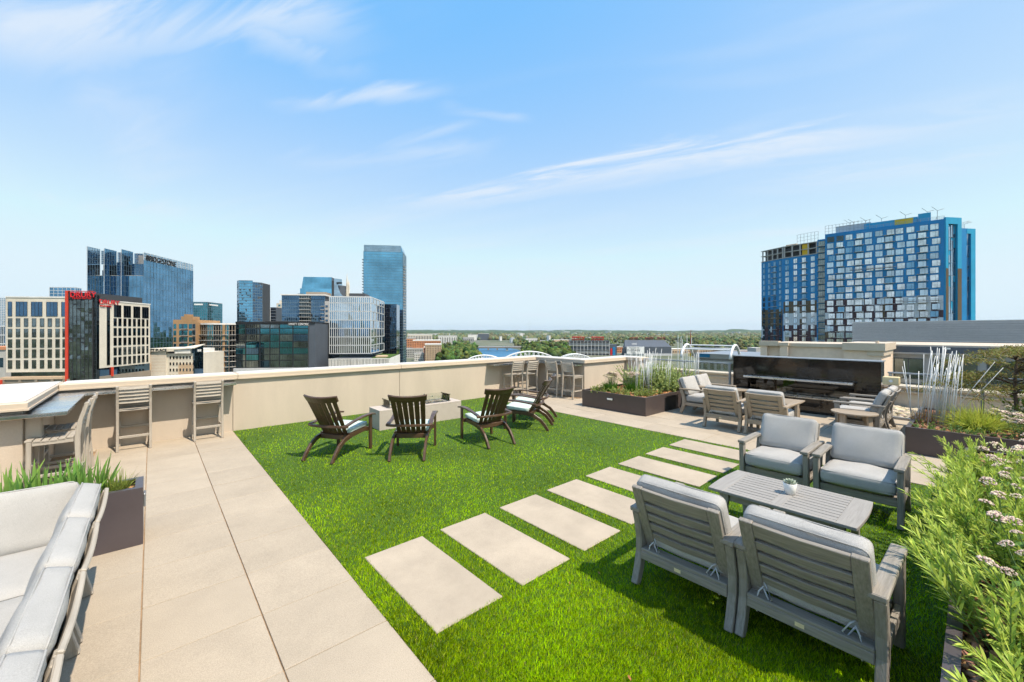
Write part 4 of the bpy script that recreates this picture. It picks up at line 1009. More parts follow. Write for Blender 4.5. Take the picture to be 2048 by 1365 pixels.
rods('bundle of thin white rods, two leaning far right, in the planter by the maple', (9.75, 0.45, 0.38), sp_)

# Japanese maple
mp_ = thing('maple_tree', 'small Japanese maple with layered bronze green foliage at the right frame edge', 'tree', (10.75, -0.43, 0.36))
tb = MB(); tb.tube([(0, 0, -0.05), (0.02, 0.01, 0.3), (0.0, 0.03, 0.6), (0.03, 0.02, 0.85), (0.0, 0.0, 1.15)], [0.03, 0.027, 0.024, 0.02, 0.012], 8)
ends = []
rm = random.Random(11)
for k in range(34):
    tier = (0.50, 0.68, 0.86, 1.04, 1.20)[k % 5]; z0 = tier + rm.uniform(-.05, .05); a = rm.uniform(0, 6.283); ln_ = rm.uniform(0.45, 1.0) * (1.2 - .75 * abs(tier - .68)); rise = rm.uniform(.0, .16)
    p0 = Vector((0.01, 0.02, min(z0, 1.1))); p2 = p0 + Vector((math.cos(a) * ln_, math.sin(a) * ln_, rise * ln_ + 0.06)); p1 = p0.lerp(p2, .5) + Vector((0, 0, .10)); p3 = p2 + Vector((math.cos(a) * .16, math.sin(a) * .16, -.12))
    tb.tube([p0, p1, p2, p3], [0.010, 0.007, 0.004, 0.002], 5)
    for u in np.linspace(.4, 1.0, 6): ends.append((p1.lerp(p2, (u - .4) / .45) if u < .85 else p2.lerp(p3, (u - .85) / .15), a))
tb.build('trunk', 'bark', mp_, smooth=True)
parts = []
for p, a in ends:
    n = 54; P = np.array(p[:])[None] + rng.normal(0, 1, (n, 3)) * [.10, .10, .022]; az = rng.uniform(0, 6.283, n)
    D = np.stack([np.cos(az), np.sin(az), rng.uniform(-.9, .2, n)], 1)
    mixc = rng.random((n, 1)); c = np.array([[0.17, 0.23, 0.05]]) * (1 - mixc) + np.array([[0.27, 0.19, 0.065]]) * mixc
    parts.append(blades(P, D, rng.uniform(.035, .08, n), .012, .35, [.2, 1, .7, .05], c * rng.uniform(.6, 1.3, (n, 1))))
np_obj('crown', *merge(parts), 'leaf', mp_)['kind'] = 'stuff'

# fallen leaves
mat('dry_leaf', (0.35, 0.13, 0.04), 0.8, var=0.3, vscale=40)
for (x, y, s, lab) in ((-0.31, 2.98, 0.035, 'dry orange leaf on the pavers beside the sofa'), (2.62, 1.95, 0.016, 'small dry leaf on the lawn between the stones and armchair'), (2.35, 2.02, 0.014, 'tiny dry leaf on the lawn below the second stepping stone'), (1.95, 1.25, 0.02, 'small reddish leaf on the lawn at the bottom centre'), (4.2, 0.55, 0.016, 'small pale leaf on the lawn beside the coffee table leg'), (8.05, 3.9, 0.02, 'dark speck of a leaf on the far pavers before the armchairs')):
    dl = MB(); dl.v = [(-1, 0, 0.1), (-.3, .35, .25), (.5, .3, .05), (1, 0, .2), (.5, -.3, .3), (-.3, -.35, .08), (0, 0, .12)]; dl.f = [(0, 6, 1), (1, 6, 2), (2, 6, 3), (3, 6, 4), (4, 6, 5), (5, 6, 0)]; dl.m = [0] * 6
    o = dl.build('fallen_leaf', 'dry_leaf'); o.scale = (s, s, s); o.location = (x, y, 0.014 if XE < x < XF else 0.002); o.rotation_euler = (0, 0, 1.0); tag(o, lab, 'leaf')
# ================================================================== the city
GZ = -45.0
AZ = R(-7.5)                                  # street grid of the downtown blocks, against the viewing axis
RGT, FWD = Vector((CY, -SY, 0)), Vector((SY, CY, 0))
def glassm(name, col, rough=0.04, var=0.25, vscale=0.12, metal=1.0):
    return mat(name, col, rough, metal, var=var, vscale=vscale, spec=0.6)
glassm('glass_navy', (0.085, 0.16, 0.25)); glassm('glass_blue', (0.13, 0.27, 0.40)); glassm('glass_sky', (0.16, 0.40, 0.56), var=0.3, vscale=0.05)
glassm('glass_pale', (0.36, 0.46, 0.54)); glassm('glass_dark', (0.055, 0.075, 0.085)); glassm('glass_teal', (0.06, 0.22, 0.26)); glassm('glass_window', (0.50, 0.54, 0.57), var=0.35, vscale=0.3)
glassm('glass_smoke', (0.17, 0.20, 0.20), var=0.5, vscale=0.2)
for nm, c, r in (('cream_wall', (0.66, 0.60, 0.51), .85), ('white_wall', (0.74, 0.72, 0.69), .8), ('grey_wall', (0.36, 0.36, 0.36), .85), ('dark_wall', (0.05, 0.053, 0.06), .6), ('brown_brick', (0.36, 0.215, 0.105), .9),
                 ('taupe_wall', (0.27, 0.225, 0.18), .85), ('red_paint', (0.62, 0.05, 0.022), .5), ('orange_brick', (0.55, 0.24, 0.12), .9), ('tan_wall', (0.55, 0.40, 0.27), .85), ('slab_grey', (0.45, 0.44, 0.42), .8),
                 ('blue_wrap', (0.004, 0.20, 0.47), .6), ('teal_wrap', (0.012, 0.30, 0.52), .55), ('maroon_panel', (0.045, 0.014, 0.020), .5), ('pale_panel', (0.50, 0.55, 0.60), .5), ('olive_panel', (0.10, 0.07, 0.035), .7),
                 ('yellow_panel', (0.70, 0.44, 0.02), .7), ('mullion_white', (0.62, 0.64, 0.66), .5), ('mullion_dark', (0.03, 0.034, 0.04), .5), ('mullion_blue', (0.10, 0.17, 0.24), .5), ('sign_black', (0.01, 0.01, 0.012), .5), ('sign_white', (0.8, 0.8, 0.8), .5),
                 ('sign_red', (0.60, 0.015, 0.02), .5), ('steel_white', (0.70, 0.72, 0.74), .5), ('asphalt_roof', (0.22, 0.215, 0.21), .95), ('light_grey', (0.52, 0.53, 0.55), .7), ('metal_siding', (0.66, 0.62, 0.62), .6), ('stucco_light', (0.72, 0.57, 0.45), .9), ('slate', (0.075, 0.09, 0.115), .6), ('rust', (0.24, 0.05, 0.03), .8)):
    mat(nm, c, r, var=0.08, vscale=0.15, speck=0.05, speckscale=3.0)
def cityloc(x, d): p = at(x, d); return Vector((p.x, p.y, GZ))
class B:
    """a building: local x runs right along its front, y away from us, z up from the street; front right corner at the origin"""
    def __init__(s, name, label, cat, xc, d, xl, xr=None, az=AZ, depth=30.0, group=None):
        s.az = az; s.d = d; k = (xc - 1024) / F; lat = k * d
        c1, s1 = math.cos(az + math.pi / 2), math.sin(az + math.pi / 2)
        kl = (xl - 1024) / F; s.W = (lat - kl * d) / (s1 - kl * c1)
        if xr is not None:
            kr = (xr - 1024) / F; s.D = (kr * d - lat) / (math.sin(az) - kr * math.cos(az))
        else: s.D = depth
        s.o = thing(name, label, cat, cityloc(xc, d), 0, group)
        ex = RGT * s1 + FWD * c1; s.o.rotation_euler = (0, 0, math.atan2(ex.y, ex.x))
        s.front = (Vector((0, 0, 0)), Vector((1, 0, 0)), Vector((0, -1, 0))); s.right = (Vector((0, 0, 0)), Vector((0, 1, 0)), Vector((1, 0, 0)))
    def z(s, y, d=None): return zat(y, d or s.d) - GZ
    def x(s, px):
        """local x on the front plane for a photo column"""
        k = (px - 1024) / F; xc = s._lat() ; a = s.az + math.pi / 2; s1, c1 = math.sin(a), math.cos(a)
        return -(xc - k * s.d) / (s1 - k * c1)
    def y(s, px):
        k = (px - 1024) / F; lat = s._lat(); return (k * s.d - lat) / (math.sin(s.az) - k * math.cos(s.az))
    def _lat(s): return (s.o.location - Vector((0, 0, GZ))).dot(RGT)
    def box(s, name, m, x0, x1, y0_, y1, z0, z1, parent=None, bevel=0): return MB().box(x0, x1, y0_, y1, z0, z1).build(name, m, parent or s.o, bevel)
def fp3(face, u, v, out): O, U, Nn = face; return O + U * u + Nn * out + Vector((0, 0, v))
def fbox(mb, face, u0, u1, v0, v1, o0, o1, mi=0):
    c = [fp3(face, u, v, o) for v in (v0, v1) for u, o in ((u0, o0), (u1, o0), (u1, o1), (u0, o1))]
    if face[1].cross(face[2]).z < 0: c = [c[3], c[2], c[1], c[0], c[7], c[6], c[5], c[4]]
    return mb.hexa(c, mi)
def curtain(parent, face, u0, u1, v0, v1, nu, nv, glass, mull, mw=0.12, mh=0.12, out=0.02, tilt=0.01, mo=0.10, vert=True, horiz=True):
    """glazed wall: every pane a quad of its own slightly out of true, and the grid of bars in front"""
    g = MB(); du, dv_ = (u1 - u0) / nu, (v1 - v0) / nv
    for i in range(nu):
        for j in range(nv):
            t = [random.gauss(0, tilt) for _ in range(3)]
            a, b_, c, d_ = (u0 + du * i, v0 + dv_ * j), (u0 + du * (i + 1), v0 + dv_ * j), (u0 + du * (i + 1), v0 + dv_ * (j + 1)), (u0 + du * i, v0 + dv_ * (j + 1))
            q = [fp3(face, a[0], a[1], out), fp3(face, b_[0], b_[1], out + t[0] * du), fp3(face, c[0], c[1], out + t[0] * du + t[1] * dv_), fp3(face, d_[0], d_[1], out + t[1] * dv_)]
            if face[1].cross(Vector((0, 0, 1))).dot(face[2]) < 0: q.reverse()
            g.quad(q)
    go = g.build('glazing', glass, parent); go['kind'] = 'stuff'
    m = MB()
    if vert:
        for i in range(nu + 1): fbox(m, face, u0 + du * i - mw / 2, u0 + du * i + mw / 2, v0, v1, out, out + mo)
    if horiz:
        for j in range(nv + 1): fbox(m, face, u0, u1, v0 + dv_ * j - mh / 2, v0 + dv_ * j + mh / 2, out, out + mo * 0.97)
    if m.v: m.build('mullion_grid', mull, parent)['kind'] = 'stuff'
WINCACHE = {}
def window(parent, face, u, v, w, h, glass='glass_window', frame='mullion_dark', split=1, out=0.0, name='window'):
    """one window (frame, panes) as a part; alike windows share a mesh"""
    key = (round(w, 2), round(h, 2), glass, frame, split)
    if key not in WINCACHE:
        m = MB(); t = 0.07 * min(1, w / 1.2)
        m.box(-w / 2, w / 2, -0.10, 0.0, 0, t, 1).box(-w / 2, w / 2, -0.10, 0.0, h - t, h, 1)
        for k in range(split + 1):
            x = -w / 2 + t / 2 + (w - t) * (k / split if split != 2 else (0, 0.62, 1)[k]); m.box(x - t / 2, x + t / 2, -0.095, 0.0, t, h - t, 1)
        m.quad([(-w / 2, -0.055, 0), (w / 2, -0.055, 0), (w / 2, -0.055, h), (-w / 2, -0.055, h)], 0)
        WINCACHE[key] = m.mesh('window', [glass, frame])
    p = fp3(face, u, v, out + 0.005); U = face[1]
    o = add_mesh(name, WINCACHE[key], parent, p, (0, 0, math.atan2(U.y, U.x) if face[1].cross(Vector((0, 0, 1))).dot(face[2]) > 0 else math.atan2(-U.y, -U.x)))
    o.rotation_euler.x += 0; return o
def sign(b, face, body, size, u, v, m, out=0.15, sx=1.0, name='lettering', shear=0, offset=0.0):
    U, Nn = face[1], face[2]; right = Vector((0, 0, 1)).cross(Nn)      # reading direction when facing the wall
    return text_obj(name, body, size, m, b.o, fp3(face, u, v, out), (R(90), 0, math.atan2(right.y, right.x)), 0.08, sx=sx, shear=shear, offset=offset)

# ---- cream hotel with red fin
b = B('hotel_building', 'cream hotel with a red fin and glass bay at far left', 'building', 192, 130, 12, 300)
z0, zt = b.z(742), b.z(597); xl, xf, xg, xw = b.x(12), b.x(132), b.x(137.5), b.x(185)
fr, rt_ = b.front, b.right
b.box('wall', 'cream_wall', xl, xf, 0.0, b.D, z0 - 0.2, zt)
b.box('parapet', 'white_wall', xl - .15, xf, -0.15, 0.3, zt, zt + 0.35)
b.box('podium', 'taupe_wall', xl - .3, xf, -1.0, b.D, 0, b.z(757) , None)
b.box('podium_cap', 'tan_wall', xl - .3, xf, -1.3, b.D, b.z(757) + .02, b.z(752))
b.box('recessed_floor', 'glass_smoke', xl + .6, xf - .3, 0.8, b.D - .5, b.z(752), z0 - 0.21)
for k in range(5): b.box('podium_pier', 'taupe_wall', xl + 4.4 * k, xl + 4.4 * k + .7, -1.25, -1.001, 0, b.z(757))
ys = [(656.5, 635), (677, 656.5 + 1), (699, 678), (719.5, 699), (741, 720)]
wcols = [17, 33, 49, 65, 81, 96.5, 112, 126]
for (yb, yt) in ((654, 637.5), (674.5, 658), (695, 678.5), (715, 698.5), (736, 719.5)):
    for c in wcols: window(b.o, fr, b.x(c + 3.5), b.z(yb), 1.15, b.z(yt) - b.z(yb), 'glass_smoke', 'mullion_dark', 1)
for a, c in ((16, 24.5), (32, 55), (62.5, 85), (93, 115.5), (123, 131)):
    u0, u1 = b.x(a), b.x(c); window(b.o, fr, (u0 + u1) / 2, b.z(633.5), u1 - u0, b.z(605) - b.z(633.5), 'glass_navy', 'mullion_dark', max(1, round((u1 - u0) / 1.0)))
b.box('red_fin', 'red_paint', xf + .01, xg - .05, -.35, .6, b.z(768), b.z(582.5))
b.box('red_canopy', 'red_paint', xg - .04, xw + .1, -.3, .6, b.z(583.8), b.z(582.6))
b.box('red_post', 'red_paint', xl - .3, xl + .3, -1.65, -1.301, b.z(772), b.z(757))
b.box('bay', 'dark_wall', xg + .01, xw, 0.0, b.D * .9, 0, b.z(586))
curtain(b.o, fr, xg + .05, xw, b.z(768), b.z(600), 6, 20, 'glass_smoke', 'mullion_dark', .06, .06, .03, .02)
b.box('sign_band', 'sign_black', xg + .05, xw, -.2, -.001, b.z(599.5), b.z(586))
sign(b, fr, 'DRURY', 2.25, xg + .5, b.z(595), 'sign_red', .25, 1.0, offset=.04)
sign(b, fr, 'PLAZA HOTEL', .75, xg + 1.2, b.z(599), 'sign_red', .25, 1.1)
b.box('side_bay', 'glass_dark', xw + .01, 0, 0.3, 1.2, 0, b.z(591))
curtain(b.o, (Vector((xw + .01, .3, 0)), Vector((1, 0, 0)), Vector((0, -1, 0))), 0.05, -xw - .05, b.z(765), b.z(591), 2, 20, 'glass_dark', 'mullion_dark', .06, .06, .02, .02)
b.box('roof_band', 'dark_wall', xw + .01, 0.2, 1.21, 9.0, b.z(600), b.z(589))
zt2 = b.z(601); zb2 = b.z(738)
b.box('wing_wall', 'cream_wall', xw + 1, 0, 1.21, b.D, zb2, zt2)
b.box('wing_parapet', 'white_wall', xw + 1, .15, 1.2, b.D + .15, zt2 + .01, zt2 + .35)
b.box('wing_parapet', 'white_wall', -5, -.4, 3, 9, zt2 + .36, zt2 + 1.1)
b.box('wing_base', 'taupe_wall', xw + 1, .1, 1.21, b.D + .3, 0, zb2 - 2.6)
b.box('wing_recess', 'glass_navy', xw + 1, -.8, 1.3, b.D - .2, zb2 - 2.6, zb2 - .01)
for k in range(5): b.box('pier', 'tan_wall', -.9, -.05, 7 + k * 4.0, 7.8 + k * 4.0, zb2 - 2.59, zb2 - .01)
b.box('red_post', 'red_paint', -.1, .5, 5.6, 6.1, zb2 - 3.0, zb2 - .02)
u = b.y(214.5); window(b.o, rt_, b.y(216.5), b.z(733), 1.2, b.z(610) - b.z(733), 'glass_dark', 'mullion_dark', 1)
fy_ = [(638, 667), (640.5, 659), ]
n_r = 5
for c in (230, 239.5, 249.5, 259, 268.5, 277.5, 286, 294.5):
    yy = b.y(c)
    for k in range(n_r):
        v = zb2 + 0.55 + k * (zt2 - zb2 - 5.4) / n_r; window(b.o, rt_, yy, v, 1.25 if c < 290 else .9, 2.65, 'glass_dark', 'mullion_dark', 1)
for c0, c1_ in ((227.5, 242), (247, 261.5), (266.5, 280), (284, 297)):
    u0, u1 = b.y(c0), b.y(c1_); window(b.o, rt_, (u0 + u1) / 2, zt2 - 5.1, u1 - u0, 4.1, 'glass_dark', 'mullion_dark', 3)
sign(b, rt_, 'DRURY', 2.1, b.y(197), zt2 - 1.0, 'sign_red', .2, 1.15)
sign(b, rt_, 'PLAZA HOTEL', .7, b.y(199), zt2 - 1.9, 'sign_red', .2, 1.0)

# ---- glass headquarters tower with fins
b = B('glass_tower', 'blue glass office tower with four fins and black sign behind the cream hotel', 'building', 287, 262, 178, 386)
fr, rt_ = b.front, b.right; zt = b.z(505); xs = [b.x(178), b.x(212), b.x(246), 0]
b.box('core', 'dark_wall', xs[0] + 1, -.5, 9.2, b.D - .5, 0, b.z(528))
for k in range(3):
    fa = (Vector((xs[k] + .4, 1.2 + 1.5 * (2 - k), 0)), Vector((1, 0, 0)), Vector((0, -1, 0))); w = xs[k + 1] - xs[k] - .8
    top = b.z((540, 524, 527)[k]); zlow = b.z(552)
    curtain(b.o, fa, 0, w, 0, zlow, 5, 24, 'glass_blue' if k != 1 else 'glass_navy', 'mullion_blue', .12, .12, .0, .008)
    fb = (fa[0] + Vector((2.2, 2.2, 0)), fa[1], fa[2]); curtain(b.o, fb, 0, w - 2.2, zlow, top, 4, 5, 'glass_navy', 'mullion_blue', .12, .12, 0, .008)
    b.box('terrace', 'slab_grey', xs[k] + .5, xs[k + 1] - .4, fa[0].y - .05, fa[0].y + 2.2, zlow + .01, zlow + .25)
for k in range(4):   # the fins: free-standing glazed planes rising above the roof
    yt = (497, 500, 501, 504)[k]; x = xs[k]; zf = b.z(yt)
    dpt = 9.0 if k < 3 else b.D
    fa = (Vector((x + .3, -1.5 if k < 3 else 0, 0)), Vector((0, 1, 0)), Vector((1, 0, 0)))
    fl = (Vector((x, -1.5 if k < 3 else 0, 0)), Vector((0, 1, 0)), Vector((-1, 0, 0)))
    if k < 3:
        curtain(b.o, fa, 0, dpt, 0, zf, 5, 30, 'glass_pale' if k == 0 else 'glass_blue', 'mullion_blue', .12, .12, .01, .008)
        b.box('fin_edge', 'light_grey', x - .02, x + .15, -1.6, -1.5, 0, zf)
        ff = (Vector((x + .3, 8.5, 0)), Vector((1, 0, 0)), Vector((0, -1, 0))); w = (xs[k + 1] - x) * (.9 if k == 0 else .75)
        curtain(b.o, ff, 0, w, top, zf - .02 * w * 4, 5, 7, 'glass_pale', 'light_grey', .07, .07, 0, .01)
        b.box('roof_plant', 'light_grey', b.x(262), -.6, 6, 20, b.z(527), b.z(508.5))
curtain(b.o, rt_, .1, b.D, 0, b.z(520), 17, 26, 'glass_blue', 'mullion_blue', .16, .16, .02, .006)
curtain(b.o, rt_, .1, b.D, b.z(520) + .05, zt, 17, 3, 'glass_pale', 'mullion_white', .16, .16, .02, .012)
sign(b, rt_, 'BRIDGESTONE', 5.0, b.y(291.5), b.z(523.5) + 1.2, 'sign_black', .3, .86, shear=.12, offset=.06)

# ---- buildings further back
def simple_tower(name, label, xc, d, xl, xr, ytop, glass, mull, nu, nv, nur, mw=.3, az=AZ, roof=True, crown=None):
    b = B(name, label, 'building', xc, d, xl, xr, az); zt = b.z(ytop)
    b.box('core', 'dark_wall', -b.W + .1, -.1, .1, b.D - .1, 0, zt - .1)
    curtain(b.o, b.front, -b.W, 0, 0, zt, nu, nv, glass, mull, mw, mw, .02, .008)
    if xr is not None and xr > xc: curtain(b.o, b.right, 0, b.D, 0, zt, nur, nv, glass, mull, mw, mw, .02, .008)
    if roof: b.box('roof', 'asphalt_roof', -b.W, 0, 0, b.D, zt + .01, zt + .4)
    return b
simple_tower('office_block', 'small blue glass block peeking over the cream hotel roof', 150, 420, 99, 163, 576, 'glass_blue', 'mullion_white', 6, 30, 3)
b = simple_tower('office_block', 'teal glass office block with white sign stripes beside the finned tower', 415, 430, 384, 444.5, 605, 'glass_teal', 'mullion_blue', 8, 28, 8)
b.box('sign_stripe', 'sign_white', b.x(389), b.x(406), -.6, -.1, b.z(611), b.z(608)); b.box('sign_stripe', 'sign_white', .1, .6, b.y(418), b.y(435), b.z(611), b.z(608))
# chamfered tower
b = B('condo_tower', 'slender blue glass tower standing alone in the left skyline', 'building', 519, 420, 468, None, depth=24); zt = b.z(562); W = b.W; cw = W * .27
pts = [Vector((-W, 6, 0)), Vector((-W + 5, 0, 0)), Vector((-cw, 0, 0)), Vector((0, 6, 0))]
for k in range(3):
    p, q = pts[k], pts[k + 1]; U = (q - p); ln_ = U.length; U.normalize(); Nn = Vector((U.y, -U.x, 0))
    curtain(b.o, (p, U, Nn), 0, ln_, 0, zt - (1.5 if k == 2 else 0), (2, 7, 4)[k], 34, ('glass_blue', 'glass_sky', 'glass_navy')[k], 'mullion_blue', .25, .45, .02, .008)
MB().prism([(p.x, p.y) for p in pts] + [(0, 24), (-W, 24)], 0, zt - 1.6).build('core', 'dark_wall', b.o)
MB().prism([(p.x, p.y) for p in pts] + [(0, 24), (-W, 24)], zt - 1.59, zt - 1.2).build('roof', 'light_grey', b.o)
b = B('office_block', 'white banded office block right of the slender tower', 'building', 537, 520, 519, None); zt = b.z(616.5)
b.box('wall', 'white_wall', -b.W, 0, 0, 25, 0, zt)
for k in range(9): b.box('window_band', 'dark_wall', -b.W + .4, -.4, -.05, -.001, zt - 3.2 - k * 3.6, zt - 1.4 - k * 3.6)
b = B('office_block', 'narrow dark office block before the cream stepped tower', 'building', 552, 470, 541, None); b.box('wall', 'slate', -b.W, 0, 0, 20, 0, b.z(615)); 
for k in range(8): b.box('window_band', 'glass_navy', -b.W + .3, -.3, -.05, -.001, b.z(615) - 3 - k * 3.4, b.z(615) - 1.2 - k * 3.4)
b = B('office_block', 'cream stepped tower behind the balcony tower', 'building', 565, 500, 553, None); b.box('wall', 'cream_wall', -b.W, 0, 0, 20, 0, b.z(607)); b.box('wall', 'cream_wall', -b.W * .62, 0, 2, 18, b.z(607) + .01, b.z(601))
for k in range(9): b.box('window', 'glass_teal', -b.W * .7, -b.W * .35, -.06, -.001, b.z(607) - 4 - k * 4, b.z(607) - 1.6 - k * 4)

# ---- brown condominium with balconies
b = B('condominium', 'brown and teal condominium with rows of balconies between the hotels', 'building', 470, 215, 388, None, depth=26); zt = b.z(648)
curv = []
for i in range(7):
    t = i / 6; x = b.x(388) + (0 - b.x(388)) * t; curv.append(Vector((x, 4.0 * (2 * t - 1) ** 2 - 1.0, 0)))
MB().prism([(p.x, p.y + .35) for p in curv] + [(0, 26), (b.x(388), 26)], 0, zt - .5).build('core', 'taupe_wall', b.o)
MB().prism([(p.x, p.y - .5) for p in curv] + [(0, 26), (b.x(388), 26)], zt - .49, zt + .3).build('roof', 'white_wall', b.o)
nfl = 17; fh = (zt - 3) / nfl
for k in range(6):
    p, q = curv[k], curv[k + 1]; U = q - p; ln_ = U.length; U.normalize(); fa = (p, U, Vector((U.y, -U.x, 0)))
    curtain(b.o, fa, 0, ln_, 0, zt - .6, 3, nfl, 'glass_dark' if k % 2 else 'glass_teal', 'taupe_wall', .30, .25, .02, .01)
    for j in range(nfl):
        if zat(0, 1) or True:
            mbx = MB(); fbox(mbx, fa, .2, ln_ - .2, j * fh - .1, j * fh + .12, .1, 1.5); mbx.build('balcony_slab', 'slab_grey', b.o)
b.box('column', 'brown_brick', b.x(447), b.x(451), -1.0, -.3, 0, zt - .5)
bb = B('condominium_wing', 'brown brick condominium wing with teal window bays behind the low cream hotel', 'building', 391, 210, 346, None, depth=22); zt = bb.z(640)
bb.box('wall', 'brown_brick', -bb.W, 0, 0, 22, 0, zt); bb.box('gable', 'brown_brick', bb.x(362), bb.x(385), 0.001, 6, zt + .01, bb.z(633.5)); bb.box('gable', 'brown_brick', bb.x(368), bb.x(374), 0.002, 5, bb.z(633.5) + .01, bb.z(629))
fh = 3.35
for j in range(9):
    v = zt - 1.2 - (j + 1) * fh
    for c, w, gm_ in ((350, 1.3, 'glass_teal'), (361.5, 1.5, 'glass_teal'), (365.5, 1.2, 'glass_dark'), (371, 2.0, 'glass_teal'), (381, 1.5, 'glass_teal'), (388, 1.4, 'glass_dark')):
        window(bb.o, bb.front, bb.x(c), v, w, 2.4, gm_, 'mullion_blue', 1)
    for c0, c1_ in ((362, 377), (386, 391)): bb.box('balcony_slab', 'slab_grey', bb.x(c0), bb.x(c1_), -.9, -.001, v - .35, v - .18)

# ---- low cream hotel with a dark wedge
b = B('low_hotel', 'low cream hotel with small square windows and a dark sloped end', 'building', 389, 158, 296, None, depth=20); zt = b.z(707)
b.box('wall', 'cream_wall', b.x(334), 0, 0, 20, 0, zt); b.box('wall', 'tan_wall', b.x(296), b.x(303), -.6, 18, 0, b.z(703)); b.box('wall', 'cream_wall', b.x(303), b.x(334) - .01, -.5, 18, 0, b.z(703))
b.box('roof_band', 'cream_wall', b.x(296), b.x(352), -1.0, 16, b.z(703) + .01, b.z(697)); b.box('roof_slope', 'white_wall', b.x(352) + .01, -1.0, -.8, 15, zt + .01, b.z(699))
for k in range(6): b.box('wall_joint', 'tan_wall', b.x(304), b.x(333), -.515, -.501, b.z(712 + 6 * k), b.z(711.4 + 6 * k))
for j in range(6):
    for k in range(8):
        b_x = b.x(341 + k * 6.6); window(b.o, b.front, b_x, zt - 2.2 - j * 2.35, .62, 1.15, 'glass_dark', 'cream_wall', 1)
b.box('brick_bay', 'tan_wall', b.x(357), 0.02, -.04, -.001, 0, zt - 4.0)
sign(b, (Vector((0, -1.0, 0)), Vector((1, 0, 0)), Vector((0, -1, 0))), 'HYATT PLACE', 1.35, b.x(288.5), b.z(702.3), 'sign_black', .06, .98)
ye = b.y(405); MB().hexa([(-1.0, .2, 0), (.3, -.3, 0), (.3, ye, 0), (-1.0, ye, 0), (-1.0, .2, b.z(697)), (.3, -.3, b.z(697)), (.3, ye, zat(689.5, b.d + ye) - GZ), (-1.0, ye, zat(689.5, b.d + ye) - GZ)]).build('wedge', 'glass_navy', b.o)
MB().hexa([(b.x(352), -1.2, b.z(699.5)), (.7, -1.2, b.z(697)), (.7, ye + .4, zat(689.4, b.d + ye) - GZ), (b.x(352), ye, b.z(697)), (b.x(352), -1.2, b.z(698)), (.7, -1.2, b.z(695.5)), (.7, ye + .4, zat(688, b.d + ye) - GZ), (b.x(352), ye, b.z(695))]).build('wedge_roof', 'cream_wall', b.o)
sign(b, (Vector((.3, 0, 0)), Vector((0, 1, 0)), Vector((1, 0, 0))), 'HYATT PLACE', 1.3, 1.2, b.z(704.5), 'sign_white', .15, (ye - 2.5) / 9.6)

# ---- black glass hotel
b = B('black_hotel', 'black framed glass hotel with rooftop lettering in the middle of the skyline', 'building', 617, 190, 471, None, depth=24); zt = b.z(648)
b.box('body', 'dark_wall', -b.W, 0, .25, 24, 0, zt); b.box('end_wall', 'slate', .01, b.x(630), .3, 24, 0, zt + .2); b.box('parapet', 'sign_black', -b.W, b.x(630), .0, 23, zt + .01, zt + .9)
cols = [471, 491.5, 520, 540, 559, 586, 617]; rows = [735, 720.5, 708.5, 696, 683, 669, 657, 649]
for i in range(6):
    u0, u1 = b.x(cols[i]), b.x(cols[i + 1])
    for j in range(7):
        v0, v1 = b.z(rows[j]), b.z(rows[j + 1]); n = max(3, round((u1 - u0) / 1.15)); w = u1 - u0 - .35; h = v1 - v0 - .22
        window(b.o, b.front, (u0 + u1) / 2, v0 + .11, w, h, random.choice(['glass_smoke', 'glass_smoke', 'glass_teal', 'glass_navy']), 'mullion_dark', n, 0.0, 'glass_panel')
b.box('base_wall', 'light_grey', b.x(468), b.x(616), -.6, 20, 0, b.z(735.5)); b.box('rooftop_bar', 'dark_wall', b.x(520), b.x(562), 5, 14, zt + .91, b.z(642.5))
b.box('sign_frame', 'sign_black', b.x(577), b.x(616), -.3, -.05, b.z(652), b.z(645)); sign(b, b.front, 'HYATT CENTRIC', 1.45, b.x(578), b.z(651), 'sign_white', .42, .80)

# ---- grey balcony tower
b = B('balcony_tower', 'grey glass apartment tower with stacked balconies behind the black hotel', 'building', 650, 240, 564, 658.5); zt = b.z(592)
b.box('core', 'dark_wall', -b.W + .1, -.1, .3, b.D, 0, zt); 
curtain(b.o, b.front, -b.W, b.x(599), 0, zt, 8, 32, 'glass_navy', 'mullion_blue', .2, .3, .02, .008)
curtain(b.o, b.front, b.x(599), b.x(622), 0, zt, 5, 32, 'glass_dark', 'slab_grey', .2, .3, .02, .01)
curtain(b.o, b.front, b.x(622), 0, 0, zt, 8, 32, 'glass_navy', 'mullion_blue', .2, .35, .02, .008)
for j in range(9, 32):
    v = zt * j / 32; b.box('balcony_slab', 'slab_grey', b.x(600), b.x(621), -1.7, -.02, v, v + .3); b.box('balcony_rail', 'clear_glass', b.x(600), b.x(621), -1.7, -1.65, v + .3, v + 1.2)
    if j < 30: b.box('balcony_slab', 'slab_grey', b.x(642), b.x(649), -1.4, -.02, v, v + .3)
b.box('roof_slab', 'white_wall', -b.W - .5, .5, -1.2, 20, zt + .01, zt + .7); b.box('penthouse', 'taupe_wall', b.x(607), b.x(648), 4, 14, zt + .71, b.z(583.5)); b.box('penthouse', 'dark_wall', b.x(590), b.x(600), 4, 10, zt + .71, b.z(587))
b.box('service_core', 'slab_grey', .01, b.x(658.5), -.6, 10, 0, b.z(603))
for j in range(22): window(b.o, (Vector((0, -.6, 0)), Vector((1, 0, 0)), Vector((0, -1, 0))), b.x(654), 3 + j * 2.75, 1.3, 1.2, 'glass_navy', 'mullion_dark', 1)

